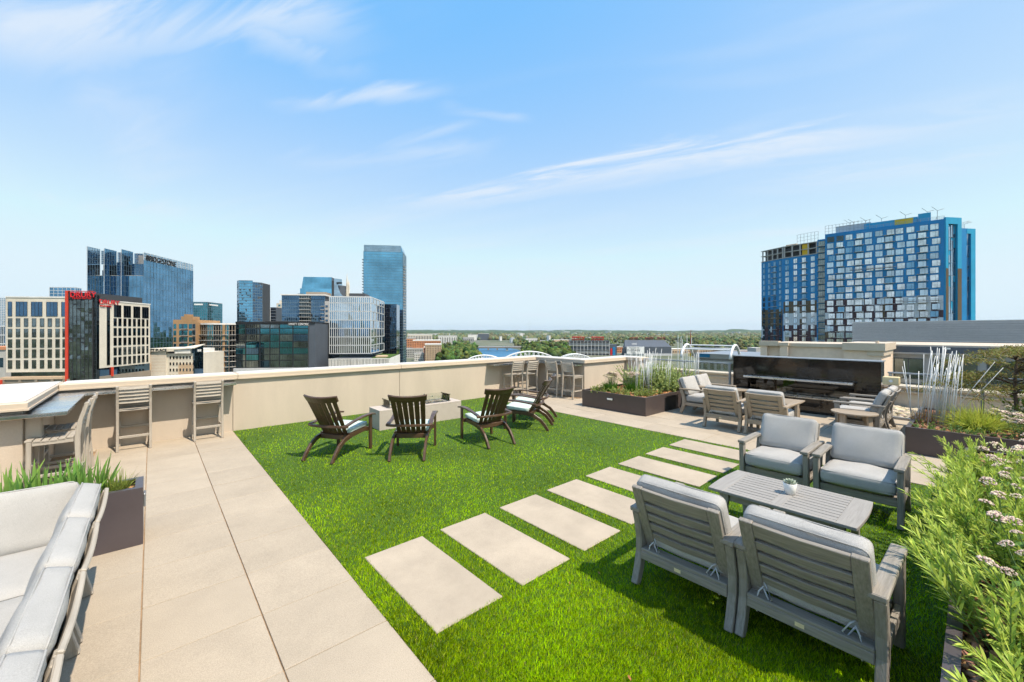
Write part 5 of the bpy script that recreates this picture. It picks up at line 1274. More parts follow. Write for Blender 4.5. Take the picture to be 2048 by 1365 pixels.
# ---- white finned office block and its podium
b = B('office_block', 'boxy glass office block with white vertical fins before the tallest tower', 'building', 741.5, 212, 659, 768); zt = b.z(595)
b.box('core', 'slate', -b.W + .1, -.1, .4, b.D - .2, b.z(710), zt); hs = [707.5, 691, 674.5, 657.5, 641, 623.5, 607, 595]
for j in range(7):
    v0, v1 = b.z(hs[j]), b.z(hs[j + 1]); off = (j % 2) * .5
    curtain(b.o, b.front, -b.W, 0, v0 + .1, v1, 20, 1, ('glass_smoke', 'glass_smoke', 'glass_navy', 'glass_blue', 'glass_pale', 'glass_pale', 'glass_pale')[j], 'mullion_white', .26, .34, .02, .012, .22)
    curtain(b.o, b.right, 0, b.D, v0 + .1, v1, 5, 1, 'glass_pale', 'mullion_white', .2, .34, .02, .012, .2)
b.box('roof', 'light_grey', -b.W, 0, .1, b.D, zt + .01, zt + .4); b.box('penthouse', 'dark_wall', b.x(695), b.x(727), 3, 14, zt + .41, b.z(586.5))
b.box('recess', 'glass_dark', -b.W + .3, b.x(752), .5, 20, b.z(719), b.z(710) - .01)
pd = B('office_podium', 'white slatted podium with a planted roof below the finned office block', 'building', 779, 200, 657, 800); zt = pd.z(717)
pd.box('body', 'slate', -pd.W, -.1, .5, pd.D, 0, zt - .3); pd.box('side_wall', 'white_wall', -.09, 0, .3, pd.D, 0, zt); pd.box('fascia', 'white_wall', -pd.W, 0, -.2, .49, zt - .35, zt)
n = 42
for k in range(n):
    x = -pd.W + pd.W * (k + .2) / n; pd.box('slat', 'white_wall', x, x + .42 * pd.W / n + random.uniform(0, .12), -.15, .45, 0, zt - .36)
pd.box('roof_garden', 'lawn_soil', pd.x(740), -.8, 4, pd.D - 1, zt - .29, zt + .15); pd.box('roof_deck', 'tan_wall', pd.x(747), pd.x(768), 5, 12, zt + .16, zt + .9)

# ---- two shouldered glass tower and its spires
b = B('shoulder_tower', 'blue glass tower with sloping shoulders and pale twin spires behind the balcony tower', 'building', 666, 470, 600, 690); zt = b.z(555); zm = b.z(578)
sh = MB(); x0, x1, x2 = -b.W, b.x(603), b.x(606)
for (a0, a1, zb_, zt_, t0, t1) in ((x0, -1.5, 0, zm, 0, 0), (x1, -1.5, zm + .02, zt, 2.0, 0)):
    g = MB(); nu, nv = 12, (20 if zb_ == 0 else 7)
    for i in range(nu):
        for j in range(nv):
            f0, f1 = j / nv, (j + 1) / nv; A0 = a0 + t0 * f0; A1 = a0 + t0 * f1
            q = [Vector((A0 + (a1 - A0) * i / nu, 0, zb_ + (zt_ - zb_) * f0)), Vector((A0 + (a1 - A0) * (i + 1) / nu, 0, zb_ + (zt_ - zb_) * f0)), Vector((A1 + (a1 - A1) * (i + 1) / nu, 0, zb_ + (zt_ - zb_) * f1)), Vector((A1 + (a1 - A1) * i / nu, 0, zb_ + (zt_ - zb_) * f1))]
            tt = random.gauss(0, .02); q[1].y += tt; q[2].y += tt; g.quad(q)
    g.build('glazing', 'glass_sky', b.o)['kind'] = 'stuff'; sh.hexa([(a0 + .3, .3, zb_), (a1 - .1, .3, zb_), (a1 - .1, 30, zb_), (a0 + .3, 30, zb_), (a0 + t0 + .3, .3, zt_), (a1 - .1, .3, zt_), (a1 - .1, 30, zt_), (a0 + t0 + .3, 30, zt_)])
sh.build('core', 'slate', b.o); b.box('slot', 'dark_wall', -1.49, 1.0, 1, 20, 0, b.z(562))
g = MB()
for i in range(5):
    for j in range(16):
        zz0, zz1 = b.z(557) * j / 16, b.z(557) * (j + 1) / 16; xa, xb = 1.0 + 10.0 * i / 5, 1.0 + 10.0 * (i + 1) / 5; s0 = max(0, (j - 10) / 6) * .35; s1 = max(0, (j - 9) / 6) * .35
        g.quad([(1 + (xa - 1) * (1 - s0), 8 * (xa / 11), zz0), (1 + (xb - 1) * (1 - s0), 8 * (xb / 11), zz0), (1 + (xb - 1) * (1 - s1), 8 * (xb / 11), zz1), (1 + (xa - 1) * (1 - s1), 8 * (xa / 11), zz1)])
g.build('glazing', 'glass_pale', b.o)['kind'] = 'stuff'; MB().prism([(1.1, 1.5), (10.5, 9), (10.5, 25), (1.1, 25)], 0, b.z(570)).build('core', 'slate', b.o)
MB().box(4.0, 9.0, 2.6, 3.2, b.z(567.5), b.z(564)).build('sign_panel', 'sign_black', b.o)
for x, yt, r in ((12.3, 544, .55), (14.2, 557, .4)):
    MB().tube([(x, 12, b.z(600)), (x, 12, b.z(566)), (x, 12, b.z(yt))], [1.5, 1.1, .08], 6).build('spire', 'cream_wall', b.o)
MB().tube([(b.x(656), 12, zt), (b.x(656), 12, b.z(547))], [.25, .1], 5).build('antenna', 'light_grey', b.o)

# ---- tallest tower
b = B('glass_tower', 'tallest sky blue glass tower of the left skyline', 'building', 806, 300, 727, 812.5); zt = b.z(505); zc = b.z(492.5)
b.box('core', 'dark_wall', -b.W + .2, -.2, .3, b.D - .2, 0, zt)
curtain(b.o, b.front, -b.W, -.2, 0, zt, 26, 52, 'glass_sky', 'mullion_blue', .14, .16, .02, .006)
curtain(b.o, b.right, .2, b.D, 0, zt, 6, 52, 'glass_blue', 'mullion_blue', .2, .2, .02, .006)
ct_ = (Vector((0, 0, 0)), Vector((1, 0, 0)), Vector((0, -1, 0))); curtain(b.o, ct_, b.x(728), -1.5, zt + .05, zc, 25, 4, 'glass_pale', 'mullion_blue', .14, .2, .02, .012)
b.box('crown_roof', 'light_grey', b.x(728), -1.5, .3, b.D * .8, zt, zc - .6)
MB().hexa([(-1.49, 0, zt + .05), (0, .8, zt + .05), (0, b.D, zt + .05), (-1.49, b.D, zt + .05), (-1.49, 0, zc - .2), (-.6, .8, zc - 3.5), (-.6, b.D, zc - 3.5), (-1.49, b.D, zc - .2)]).build('shoulder', 'glass_sky', b.o)
for j in range(22, 50): b.box('balcony_slab', 'dark_wall', -b.W - 1.1, -b.W - .05, .5, 6, zt * j / 52, zt * j / 52 + .45)
for j in range(22, 48): b.box('balcony_slab', 'slab_grey', .15, 1.2, 2, 6, zt * j / 52, zt * j / 52 + .4)
b = B('office_block', 'dark reflective slab against the foot of the tallest tower', 'building', 793, 262, 766, None, depth=14); b.box('body', 'glass_navy', -b.W, 0, 0, 14, 0, b.z(609)); curtain(b.o, b.front, -b.W, 0, 0, b.z(609), 8, 24, 'glass_navy', 'mullion_dark', .15, .15, .02, .01)
# ---- far left slivers
b = B('office_block', 'pale blue glass block cut by the left frame edge', 'building', 11, 260, -40, None); b.box('core', 'dark_wall', -b.W, 0, .2, 25, 0, b.z(596)); curtain(b.o, b.front, -b.W, 0, b.z(652), b.z(596), 14, 16, 'glass_pale', 'mullion_white', .2, .2, .02, .01)
curtain(b.o, b.front, -b.W, 0, 0, b.z(653), 12, 9, 'glass_navy', 'mullion_white', .3, .5, .05, .01)
b = B('low_block', 'low red roofed building at the left frame edge beside the cream hotel', 'building', 10, 150, -60, None, depth=15); b.box('wall', 'slab_grey', -b.W, 0, 0, 15, 0, b.z(700)); b.box('roof', 'orange_brick', -b.W, 0.2, -.3, 15, b.z(700) + .01, b.z(694)); b.box('window_band', 'glass_navy', -b.W, -.5, -.05, -.001, b.z(735), b.z(716))
# ================================================================== blue hotel under construction (right)
AZH = R(44)
hb = B('hotel_tower', 'bright blue wrapped hotel tower under construction at right', 'building', 1889, 174, 1650, None, az=AZH)
hb.right = (Vector((0, 0, 0)), Vector((0, 1, 0)), Vector((1, 0, 0)))
# local frame: x right along the long front, y away
W = hb.W; fr = hb.front; zt = hb.z(438); fh = 3.12
hb.box('main_wall', 'blue_wrap', -W, -.01, .0, 20, 0, zt)
NR = 21
def hx(px): return hb.x(px)
cols_px = [1661.5, 1680.5, 1699, 1718, 1738, 1759, 1779, 1800, 1822, 1845.5, 1870]
for i, c in enumerate(cols_px):
    for r in range(NR):
        v = zt - 3.9 - r * fh
        if v < hb.z(715): continue
        if i < 2 and r == 0: continue
        if i < 6 and r == 0 and False: continue
        w = 2.6; window(hb.o, fr, hx(c) + (0.35 if (r + i) % 3 == 0 else -0.2), v - .2, w, 2.5, random.choice(['glass_window'] * 5 + ['glass_pale'] * 4 + ['glass_blue']), 'mullion_dark', 2)
        if i in (1, 3, 6, 9) and r % 1 == 0 and r < 16: hb.box('balcony_slab', 'slab_grey', hx(c) - 1.9, hx(c) + 1.7, -1.1, -.13, v - .32, v - .14)
for c in (1661.5, 1680): window(hb.o, fr, hx(c), zt - 4.2, 2.7, 2.6, 'glass_dark', 'mullion_dark', 1)
# cladding patchwork on the lower floors
def clad(face, u0, u1, rows, weights, z_top, fh_, n):
    du = (u1 - u0) / n
    for r in range(rows):
        for k in range(n):
            m = random.choices(['pale_panel', 'maroon_panel', 'olive_panel'], weights(r, k / n))[0]
            mb = MB(); fbox(mb, face, u0 + du * k + .02, u0 + du * (k + 1) - .02, z_top - (r + 1) * fh_ + .02, z_top - r * fh_ - .02, .004, .022 + .012 * ((r + k) % 2)); mb.build('cladding_panel', m, hb.o)
ztc = zt - 3.9 - 9 * fh - .45
def wmain(r, t): return (0.15 + (.85 if (t > .68 and r < 2) else (.14 if r < 5 else .04)), .80 if not (t > .68 and r < 2) else .02, .06)
clad(fr, -W, -.3, 9, wmain, ztc, fh, 22)
# recessed strip between the two fronts
Lf = Vector((-W, 0, 0))
hb.box('strip_wall', 'blue_wrap', -W - 3.2, -W - .02, 1.2, 18, 0, zt - 2.0)
fs = (Vector((0, 1.2, 0)), Vector((1, 0, 0)), Vector((0, -1, 0)))
for r in range(NR):
    v = zt - 5.2 - r * fh
    if v < hb.z(725): continue
    window(hb.o, fs, -W - 1.5, v, 2.7, 2.3, 'glass_smoke', 'mullion_dark', 3); hb.box('balcony_slab', 'slab_grey', -W - 3.1, -W - .1, -.4, 1.19, v - .35, v - .15)
# left front, turned a little
a2 = R(14); U2 = Vector((math.cos(a2), -math.sin(a2), 0)); N2 = Vector((-math.sin(a2), -math.cos(a2), 0))
O2 = Vector((-W - 3.25, 1.3, 0))
def px_len(bd, O, U, px):
    Rm = Matrix.Rotation(bd.o.rotation_euler.z, 3, 'Z'); p = bd.o.location + Rm @ O; u = Rm @ U; k = (px - 1024) / F
    return (k * p.dot(FWD) - p.dot(RGT)) / (u.dot(RGT) - k * u.dot(FWD))
L2 = px_len(hb, O2, -U2, 1566)
f2 = (O2 - U2 * L2, U2, N2); zt2 = hb.z(438) - 18.0
def slab(face, ln_, m, name, z0, z1, dpt=16):
    mb = MB(); fbox(mb, face, 0, ln_, z0, z1, -dpt, 0); mb.build(name, m, hb.o)
zt2 = zat(508, 205) - GZ
slab(f2, L2, 'blue_wrap', 'left_wall', 0, zt2)
a3 = R(30); U3 = Vector((math.cos(a3), -math.sin(a3), 0)); N3 = Vector((-math.sin(a3), -math.cos(a3), 0)); L3 = px_len(hb, f2[0], -U3, 1523); f3 = (f2[0] - U3 * L3, U3, N3)
slab(f3, L3, 'blue_wrap', 'left_wall', 0, zt2)
for r in range(16):
    v = zt2 - 3.3 - r * fh
    if v < hb.z(735): continue
    for k in range(4):
        window(hb.o, f2, L2 * (k + .5) / 4, v, L2 * .115, 2.4, random.choice(['glass_window'] * 3 + ['glass_pale'] * 3 + ['glass_blue']), 'mullion_dark', 2)
        window(hb.o, f3, L3 * (k + .5) / 4, v, L3 * .11, 2.4, 'glass_blue', 'mullion_dark', 2)
    mb = MB(); fbox(mb, f3, L3 * .5, L3 * .74, v - .3, v - .12, 0.12, 1.0); mb.build('balcony_slab', 'slab_grey', hb.o)
    mb = MB(); fbox(mb, f2, L2 * .52, L2 * .73, v - .3, v - .12, 0.12, 1.0); mb.build('balcony_slab', 'slab_grey', hb.o)
clad(f2, .2, L2 - .2, 7, lambda r, t: ((.1, .02, .9) if r < 2 else ((.8, .1, .1) if r < 4 else (.15, .85, 0))), zt2 - 3.3 - 7 * fh - .45 + fh * .8, fh, 8)
clad(f3, .2, L3 - .2, 6, lambda r, t: ((.02, .02, .95) if r < 3 else (.12, .88, 0)), zt2 - 3.3 - 8 * fh - .45 + fh * .6, fh, 8)
# unfinished top floors of the left front: slabs, columns, dark openings
for face, ln_ in ((f2, L2), (f3, L3)):
    mb = MB(); fbox(mb, face, .3, ln_ - .1, zt2 + .02, zt2 + 6.0, -14, -2.5); mb.build('shell', 'dark_wall', hb.o)
    for k in range(3):
        mb = MB(); fbox(mb, face, -.2, ln_ - .02, zt2 + .1 + k * 3.0, zt2 + .42 + k * 3.0, -14, .25 - .1 * k); mb.build('floor_slab', 'slab_grey', hb.o)
        if k < 2:
            for q in range(5):
                mb = MB(); fbox(mb, face, .4 + q * (ln_ - 1) / 4, .9 + q * (ln_ - 1) / 4, zt2 + .43 + k * 3.0, zt2 + .09 + (k + 1) * 3.0, -.5, 0); mb.build('column', 'slab_grey', hb.o)
mb = MB(); fbox(mb, f2, L2 * .56, L2 * .76, zt2 + .45, zt2 + 6.0, -.8, -.55); mb.build('sheathing', 'yellow_panel', hb.o)
mb = MB(); fbox(mb, f2, .5, L2 * .35, zt2 + 6.5, zt2 + 7.3, -4, -2); mb.build('stacked_timber', 'tan_wall', hb.o)
# roof: guard frames, plant, parapet
def railing(face, u0, u1, z0, z1, n, out):
    mb = MB()
    for k in range(n + 1):
        u = u0 + (u1 - u0) * k / n; fbox(mb, face, u - .06, u + .06, z0, z1, out - .12, out)
    for q in (0.33, .66, 1.0): fbox(mb, face, u0, u1, z0 + (z1 - z0) * q - .06, z0 + (z1 - z0) * q + .03, out - .1, out - .02)
    mb.build('roof_railing', 'grey_wall', hb.o)
railing(f2, L2 * .4, L2, zt2 + 6.5, zt2 + 11.5, 6, -1); railing(fr, -W, -24, zt + .02, zt + 4.2, 12, -.5); railing(fr, -24, 0, zt + .02, zt + 1.4, 10, -.5)
hb.box('roof_plant', 'light_grey', -W + 4, -W + 17, 3, 9, zt + .02, zt + 3.6); hb.box('roof_wall', 'teal_wrap', -26, -8, 2.5, 12, zt + .02, zt + 3.0); hb.box('sheathing', 'yellow_panel', -15.5, -9.5, 2.4, 2.49, zt + .4, zt + 2.8); hb.box('roof_wall', 'teal_wrap', -7.9, -4, 2, 12, zt + .02, zt + 4.0)
for x in (-W + 9, -W + 15, -30, -20, -12, -5, -2):
    MB().tube([(x, 3, zt), (x, 3, zt + 4.5), (x - 1.8, .5, zt + 6)], .1, 4).tube([(x, 3, zt + 4.5), (x + 2, 4, zt + 5.2)], .1, 4).build('davit', 'grey_wall', hb.o)
# hung work platforms
for u0, u1, yz in ((-31, -15, 9.6), (-W + 1.5, -31, 12.2), (-15, -.8, 16.8)):
    mb = MB(); z = zt - 3.9 - fh * yz * .5; 
    if u1 > -1: z = ztc - 2.2
    mb.box(u0, u1, -1.9, -1.1, z, z + .15); mb.box(u0, u1, -1.9, -1.86, z + .7, z + .78)
    for k in range(9): u = u0 + (u1 - u0) * k / 8; mb.box(u - .04, u + .04, -1.9, -1.82, z + .151, z + .699)
    mb.build('work_platform', 'grey_wall', hb.o)
# end bays: a short turned end with a glazed stair between teal piers
def turned(bd, az_e, O=Vector((0, 0, 0))):
    """face leaving the corner O in world azimuth az_e; returns face and a solver photo column -> distance along it"""
    da = az_e - bd.az; U = Vector((math.sin(da), math.cos(da), 0)); Nn = Vector((U.y, -U.x, 0))
    rz = bd.o.rotation_euler.z; Rm = Matrix.Rotation(rz, 3, 'Z'); p = bd.o.location + Rm @ O; u = Rm @ U
    def solve(px):
        k = (px - 1024) / F; return (k * p.dot(FWD) - p.dot(RGT)) / (u.dot(RGT) - k * u.dot(FWD))
    return (O, U, Nn), solve
fe, se = turned(hb, R(82)); e0, e1, e2, e3 = 0, se(1894), se(1912.5), se(1920.5)
def fpart(bd, face, name, m, u0, u1, v0, v1, o0, o1): mb = MB(); fbox(mb, face, u0, u1, v0, v1, o0, o1); return mb.build(name, m, bd.o)
fpart(hb, fe, 'end_wall', 'teal_wrap', .02, e3, 0, zt, -9, -.4)
fpart(hb, fe, 'end_frame', 'teal_wrap', .02, e1, 0, zt + .6, -.39, .5); fpart(hb, fe, 'end_frame', 'teal_wrap', e2, e3, 0, zt + .6, -.39, .5); fpart(hb, fe, 'end_frame', 'teal_wrap', e1 + .01, e2 - .01, zt - 2.2, zt + .6, -.39, .5)
curtain(hb.o, fe, e1 + .02, e2 - .02, 0, zt - 2.25, 4, 17, 'glass_pale', 'mullion_blue', .1, .16, -.35, .015)
for ua, ub in ((.02, e1), (e2, e3)): fpart(hb, fe, 'cladding_panel', 'olive_panel', ua, ub, 0, zt - 3.9 - 5.5 * fh, .501, .54)
RB = B('hotel_wing', 'narrow teal wrapped stair wing right of the blue hotel tower', 'building', 1921.5, 192, 1919, None, az=AZH, depth=8); zt3 = RB.z(459)
fw_, sw_ = turned(RB, R(82)); q1, q2, q3 = sw_(1932), sw_(1940), sw_(1949)
fpart(RB, fw_, 'wall', 'blue_wrap', -2, q3, 0, zt3, -9, -.4)
fpart(RB, fw_, 'end_frame', 'blue_wrap', .02, q1, 0, zt3 + .4, -.39, .3); fpart(RB, fw_, 'end_frame', 'teal_wrap', q2, q3, 0, zt3 + .4, -.39, .4); fpart(RB, fw_, 'end_frame', 'teal_wrap', q1 + .01, q2 - .01, zt3 - 2, zt3 + .4, -.39, .4)
curtain(RB.o, fw_, q1 + .02, q2 - .02, 0, zt3 - 2.05, 2, 17, 'glass_pale', 'mullion_blue', .1, .16, -.35, .015)
for x in (1, 3, 5): MB().tube([(x * .3, x, zt3), (x * .3, x, zt3 + 3), (x * .3 + 2.5, x + 2, zt3 + 4)], .1, 4).build('davit', 'grey_wall', RB.o)

# ================================================================== neighbours at the right
# beige rooftop structure
rb = B('rooftop_structure', 'beige stucco rooftop wall with capped piers beyond the fireplace', 'building', 1765, 34, 1523, None, az=R(48.6), depth=8)
z0, z1 = rb.z(730), rb.z(690)
rb.box('wall', 'stucco_light', rb.x(1531), 0, .1, 7.5, -3 - GZ - 12, rb.z(697.5)); rb.box('coping', 'coping', rb.x(1530), .1, -.08, 7.6, rb.z(697.5) + .002, rb.z(690))
for a, c in ((1523, 1531), (1561, 1577)): pass
rb.box('pier', 'stucco_light', rb.x(1561), rb.x(1577), -.25, .098, -15 - GZ, rb.z(696)); rb.box('pier_cap', 'coping', rb.x(1559), rb.x(1579), -.4, .3, rb.z(696) + .002, rb.z(689))
rb.box('pier', 'stucco_light', rb.x(1523), rb.x(1536), -.3, .097, -15 - GZ, rb.z(697)); rb.box('pier_cap', 'coping', rb.x(1521), rb.x(1560) - .02, -.45, .25, rb.z(697) + .002, rb.z(686))
rb.box('end_block', 'stucco_light', rb.x(1690), .0 - .002, -.5, .09, -15 - GZ, rb.z(702)); rb.box('end_cap', 'coping', rb.x(1688), .25, -.75, 6, rb.z(702) + .002, rb.z(687))
rb.box('end_bracket', 'coping', -.9, .15, -.6, 5, rb.z(712), rb.z(702) - .002)
MB().tube([(-.3, -.2, rb.z(687)), (-.3, -.2, rb.z(682))], .12, 8).build('vent', 'coping', rb.o)
# corrugated metal hall
hh_ = B('metal_hall', 'long grey corrugated metal hall wall across the right background', 'building', 2140, 52, 1705, None, az=R(56), depth=20)
hz0, hz1 = hh_.z(745), hh_.z(640)
hh_.box('wall', 'metal_siding', -hh_.W, 0, .12, 20, hz0, hz1)
nr = 20; cb_ = MB()
for k in range(nr):
    v0 = hz0 + (hz1 - hz0) * k / nr; v1 = hz0 + (hz1 - hz0) * (k + .55) / nr
    MB().box(-hh_.W, 0, -.22, .119, v0, v1).build('rib', 'metal_siding', hh_.o)
hh_.box('cap', 'white_wall', -hh_.W - .1, 0, -.1, 20, hz1 + .001, hz1 + .12)
# dark roofed neighbour with ribbon windows
nb = B('neighbour_building', 'dark banded neighbour building with ribbon windows below the metal hall', 'building', 2200, 30, 1735, None, az=R(48.6), depth=14)
za, zb_, zc_, zd = nb.z(697), nb.z(701), nb.z(716), nb.z(720)
nb.box('roof', 'slate', -nb.W, 0, 0, 14, zc_, zb_); nb.box('roof_edge', 'coping', -nb.W, 0, .4, 14, zb_ + .002, za); nb.box('gutter', 'grey_wall', -nb.W, 0, -.15, .4, zd, zc_ - .002)
nb.box('wall', 'grey_metal', -nb.W, 0, .5, 13, -14 - GZ, zd - .002)
for k in range(12):
    u = -nb.W + 1.2 + k * 3.2; window(nb.o, (Vector((0, .5, 0)), Vector((1, 0, 0)), Vector((0, -1, 0))), u + 1.3, zd - 2.3, 2.7, 1.9, 'glass_smoke', 'slate', 2)
    window(nb.o, (Vector((0, .5, 0)), Vector((1, 0, 0)), Vector((0, -1, 0))), u + 1.3, zd - 4.6, 2.7, 1.9, 'glass_smoke', 'slate', 2)
for k in range(4): nb.box('roof_lamp', 'white_plastic', -nb.W + 5 + k * 7, -nb.W + 5.5 + k * 7, -.02, -.001, zc_ + .35, zc_ + .5)
# grey hall with arched roof frame (left of the fireplace)
gh = B('arched_hall', 'grey hall with a blue panel behind the planter of rods', 'building', 1520, 70, 1392, None, az=R(48.6), depth=14)
gh.box('wall', 'slab_grey', -gh.W, 0, .3, 14, 0, gh.z(722)); gh.box('fascia', 'grey_metal', -gh.W - .3, .3, -.3, 14, gh.z(722) + .002, gh.z(712)); gh.box('blue_panel', 'blue_wrap', gh.x(1400), gh.x(1421), -.36, -.301, gh.z(720), gh.z(712.5))
for k in range(9): window(gh.o, (Vector((0, .3, 0)), Vector((1, 0, 0)), Vector((0, -1, 0))), gh.x(1396 + k * 13.5), gh.z(746), .85, gh.z(731) - gh.z(746), 'glass_smoke', 'slab_grey', 1)
gh.box('ledge', 'light_grey', -gh.W, 0, -.1, .29, gh.z(729), gh.z(726))
for yy in (1.0, 8.0):
    pts = []
    for i in range(15):
        t = i / 14; x = gh.x(1366) + (gh.x(1391) - gh.x(1366)) * t if yy < 2 else gh.x(1366) + (gh.x(1391) - gh.x(1366)) * t
        pts.append((x, yy, gh.z(712) + (gh.z(690) - gh.z(712)) * math.sin(math.pi * (.12 + .38 * t))))
ar = thing('roof_arch', 'white tubular arched canopy frame on the grey hall roof', 'canopy', cityloc(1418, 74)); ar.rotation_euler = (0, 0, hb.o.rotation_euler.z)
zA, zB = zat(715, 74) - GZ, zat(690, 74) - GZ
for x in (-3.9, 4.3):
    n = 14; MB().tube([(x + .0, -2.8 + 5.6 * i / n, zA + (zB - zA) * math.sin(math.pi * i / n) ** .7) for i in range(n + 1)], .22, 8).build('arch', 'steel_white', ar, smooth=True)
for q in (.2, .5, .8):
    y = -2.8 + 5.6 * q; z = zA + (zB - zA) * math.sin(math.pi * q) ** .7 - .1; MB().tube([(-3.9, y, z), (4.3, y, z)], .12, 6).build('purlin', 'steel_white', ar)
MB().box(-3.7, 4.1, -1.5, 1.5, zB - .75, zB - .6).build('canopy_sheet', 'grey_metal', ar)
# ================================================================== ground, river, far plain
mat('ground_far', (0.075, 0.095, 0.045), 0.95, col2=(0.20, 0.19, 0.15), vscale=0.006, lo=.42, hi=.70)
mat('water', (0.02, 0.13, 0.26), 0.42, var=0.2, vscale=0.02, bump=0.6, bscale=0.25, spec=0.25)
mat('tree_far', (0.05, 0.1, 0.02), 0.9, attr=True, var=0.35, vscale=0.35, spec=0.1)
mat('hill', (0.030, 0.060, 0.020), 0.95, col2=(0.07, 0.105, 0.035), vscale=0.012, spec=0.05)
mat('road', (0.16, 0.16, 0.16), 0.9, var=.1, vscale=.05)
n = 64; gv = [(0, 0, GZ)] + [(30000 * math.cos(2 * math.pi * i / n), 30000 * math.sin(2 * math.pi * i / n), GZ) for i in range(n)]
gm_ = MB(); gm_.v = gv; gm_.f = [(0, 1 + i, 1 + (i + 1) % n) for i in range(n)]; gm_.m = [0] * n
tag(gm_.build('ground', 'ground_far'), kind='structure')
def gpt(px, d, z=GZ): p = at(px, d); return (p.x, p.y, z)
def dist(y): return F * (CAMZ - GZ) / (y - HZ)
rv = MB(); rv.quad([gpt(905, 480, GZ + .3), gpt(1035, 480, GZ + .3), gpt(1040, 1000, GZ + .3), gpt(1000, 1250, GZ + .3), gpt(950, 1250, GZ + .3), gpt(948, 1000, GZ + .3)]); tag(rv.build('river', 'water'), kind='structure')
# hills
def hills(name, d, ylo, yhi, amp, seed, x0=700, x1=1700, bump=None):
    r_ = np.random.default_rng(seed); m = 160; V = []; ph = r_.uniform(0, 6, 8)
    for i in range(m + 1):
        px = x0 + (x1 - x0) * i / m; t = px / 60
        hgt = sum(math.sin(t * f_ + ph[k]) / (k + 1) ** .9 for k, f_ in enumerate((.23, .41, .8, 1.5, 2.7, 4.9, 8.7, 15.0)))
        y = (ylo + yhi) / 2 - amp * hgt * .5
        if bump and abs(px - bump[0]) < bump[1]: y -= bump[2] * (1 - ((px - bump[0]) / bump[1]) ** 2) ** .5
        zt_ = zat(y, d); V += [gpt(px, d * .93, GZ - 1), gpt(px, d * .97, GZ + (zt_ - GZ) * .7), gpt(px, d, zt_), gpt(px, d * 1.15, GZ - 1)]
    mb = MB(); mb.v = V
    for i in range(m):
        for k in range(3): a = 4 * i + k; mb.f.append((a, a + 4, a + 5, a + 1)); mb.m.append(0)
    tag(mb.build(name, 'hill', smooth=False), kind='structure')
hills('hills', 9500, 658.5, 661.5, 2.6, 3); hills('hills', 7200, 661.5, 664, 2.2, 5, bump=(1478, 30, 5)); hills('hills', 5600, 664, 666.5, 1.8, 9)
# trees as masses
bm = bmesh.new(); bmesh.ops.create_icosphere(bm, subdivisions=1, radius=1); ICO1 = (np.array([v.co[:] for v in bm.verts]), np.array([[v.index for v in f.verts] for f in bm.faces])); bm.free()
bm = bmesh.new(); bmesh.ops.create_icosphere(bm, subdivisions=2, radius=1); ICO2 = (np.array([v.co[:] for v in bm.verts]), np.array([[v.index for v in f.verts] for f in bm.faces])); bm.free()
def tree_mass(name, label, P, S, ico, tone, hs=(.8, 1.2), kind='stuff'):
    sv, sf = ico; n = len(P); k = len(sv)
    V = sv[None] * (1 + rng.normal(0, .20, (n, k, 1))) * (S[:, None, None] * np.stack([np.ones(n), np.ones(n), rng.uniform(*hs, n)], 1)[:, None, :]) + P[:, None, :]
    col = np.array(tone)[None, None] * rng.uniform(.5, 1.5, (n, 1, 1)) * rng.uniform(.75, 1.3, (n, k, 1)) * np.stack([rng.uniform(.7, 1.5, n), np.ones(n), rng.uniform(.7, 1.2, n)], 1)[:, None, :]
    o = np_obj(name, V.reshape(-1, 3), (sf[None] + (np.arange(n) * k)[:, None, None]).reshape(-1, 3), col.reshape(-1, 3), 'tree_far'); tag(o, label, 'trees', kind=kind); return o
def scatter(nn, x0, x1, y0_, y1, smin, smax, keep=None, lobes=1):
    px = rng.uniform(x0, x1, nn); yy = rng.uniform(y0_, y1, nn); d = F * (CAMZ - GZ) / (yy - HZ); a = (px - 1024) / F
    S = rng.uniform(smin, smax, nn) * np.maximum(1, d / 3000) ** .8
    P = np.stack([(SY + a * CY) * d, (CY - a * SY) * d, GZ + S * .6], 1)
    if lobes > 1:
        P = np.repeat(P, lobes, 0) + rng.normal(0, 1, (nn * lobes, 3)) * np.repeat(S, lobes)[:, None] * [.55, .55, .4]; S = np.repeat(S, lobes) * rng.uniform(.4, .7, nn * lobes)
        P[:, 2] = np.maximum(P[:, 2], GZ + S * .5)
    return P, S
TG = (0.085, 0.115, 0.042)
P, S = scatter(210, 878, 948, 697, 724, 6, 10, lobes=6); tree_mass('riverside_trees', 'dense green trees on the left river bank', P, S, ICO1, (0.06, 0.10, 0.024))
P, S = scatter(260, 1048, 1140, 693, 717, 6, 10, lobes=6); tree_mass('riverside_trees', 'dense green trees on the right river bank beside the stadium', P, S, ICO1, (0.055, 0.095, 0.024))
P, S = scatter(420, 815, 1540, 680, 693, 7, 11, lobes=4); keep_ = ~((np.abs((P[:, 0] * CY - P[:, 1] * SY) / (P[:, 0] * SY + P[:, 1] * CY) * F + 1024 - 983) < 45)); tree_mass('woods', 'scattered green trees across the near plain beyond the river', P[keep_], S[keep_], ICO1, TG)
P, S = scatter(4200, 790, 1560, 667.2, 681, 7, 13); tree_mass('woods', 'far green woods spreading over the plain to the hills', P, S, ICO1, (0.10, 0.125, 0.058))
P, S = scatter(500, 1390, 1540, 672, 700, 7, 12, lobes=3); tree_mass('woods', 'green woods left of the blue hotel tower', P, S, ICO1, TG)
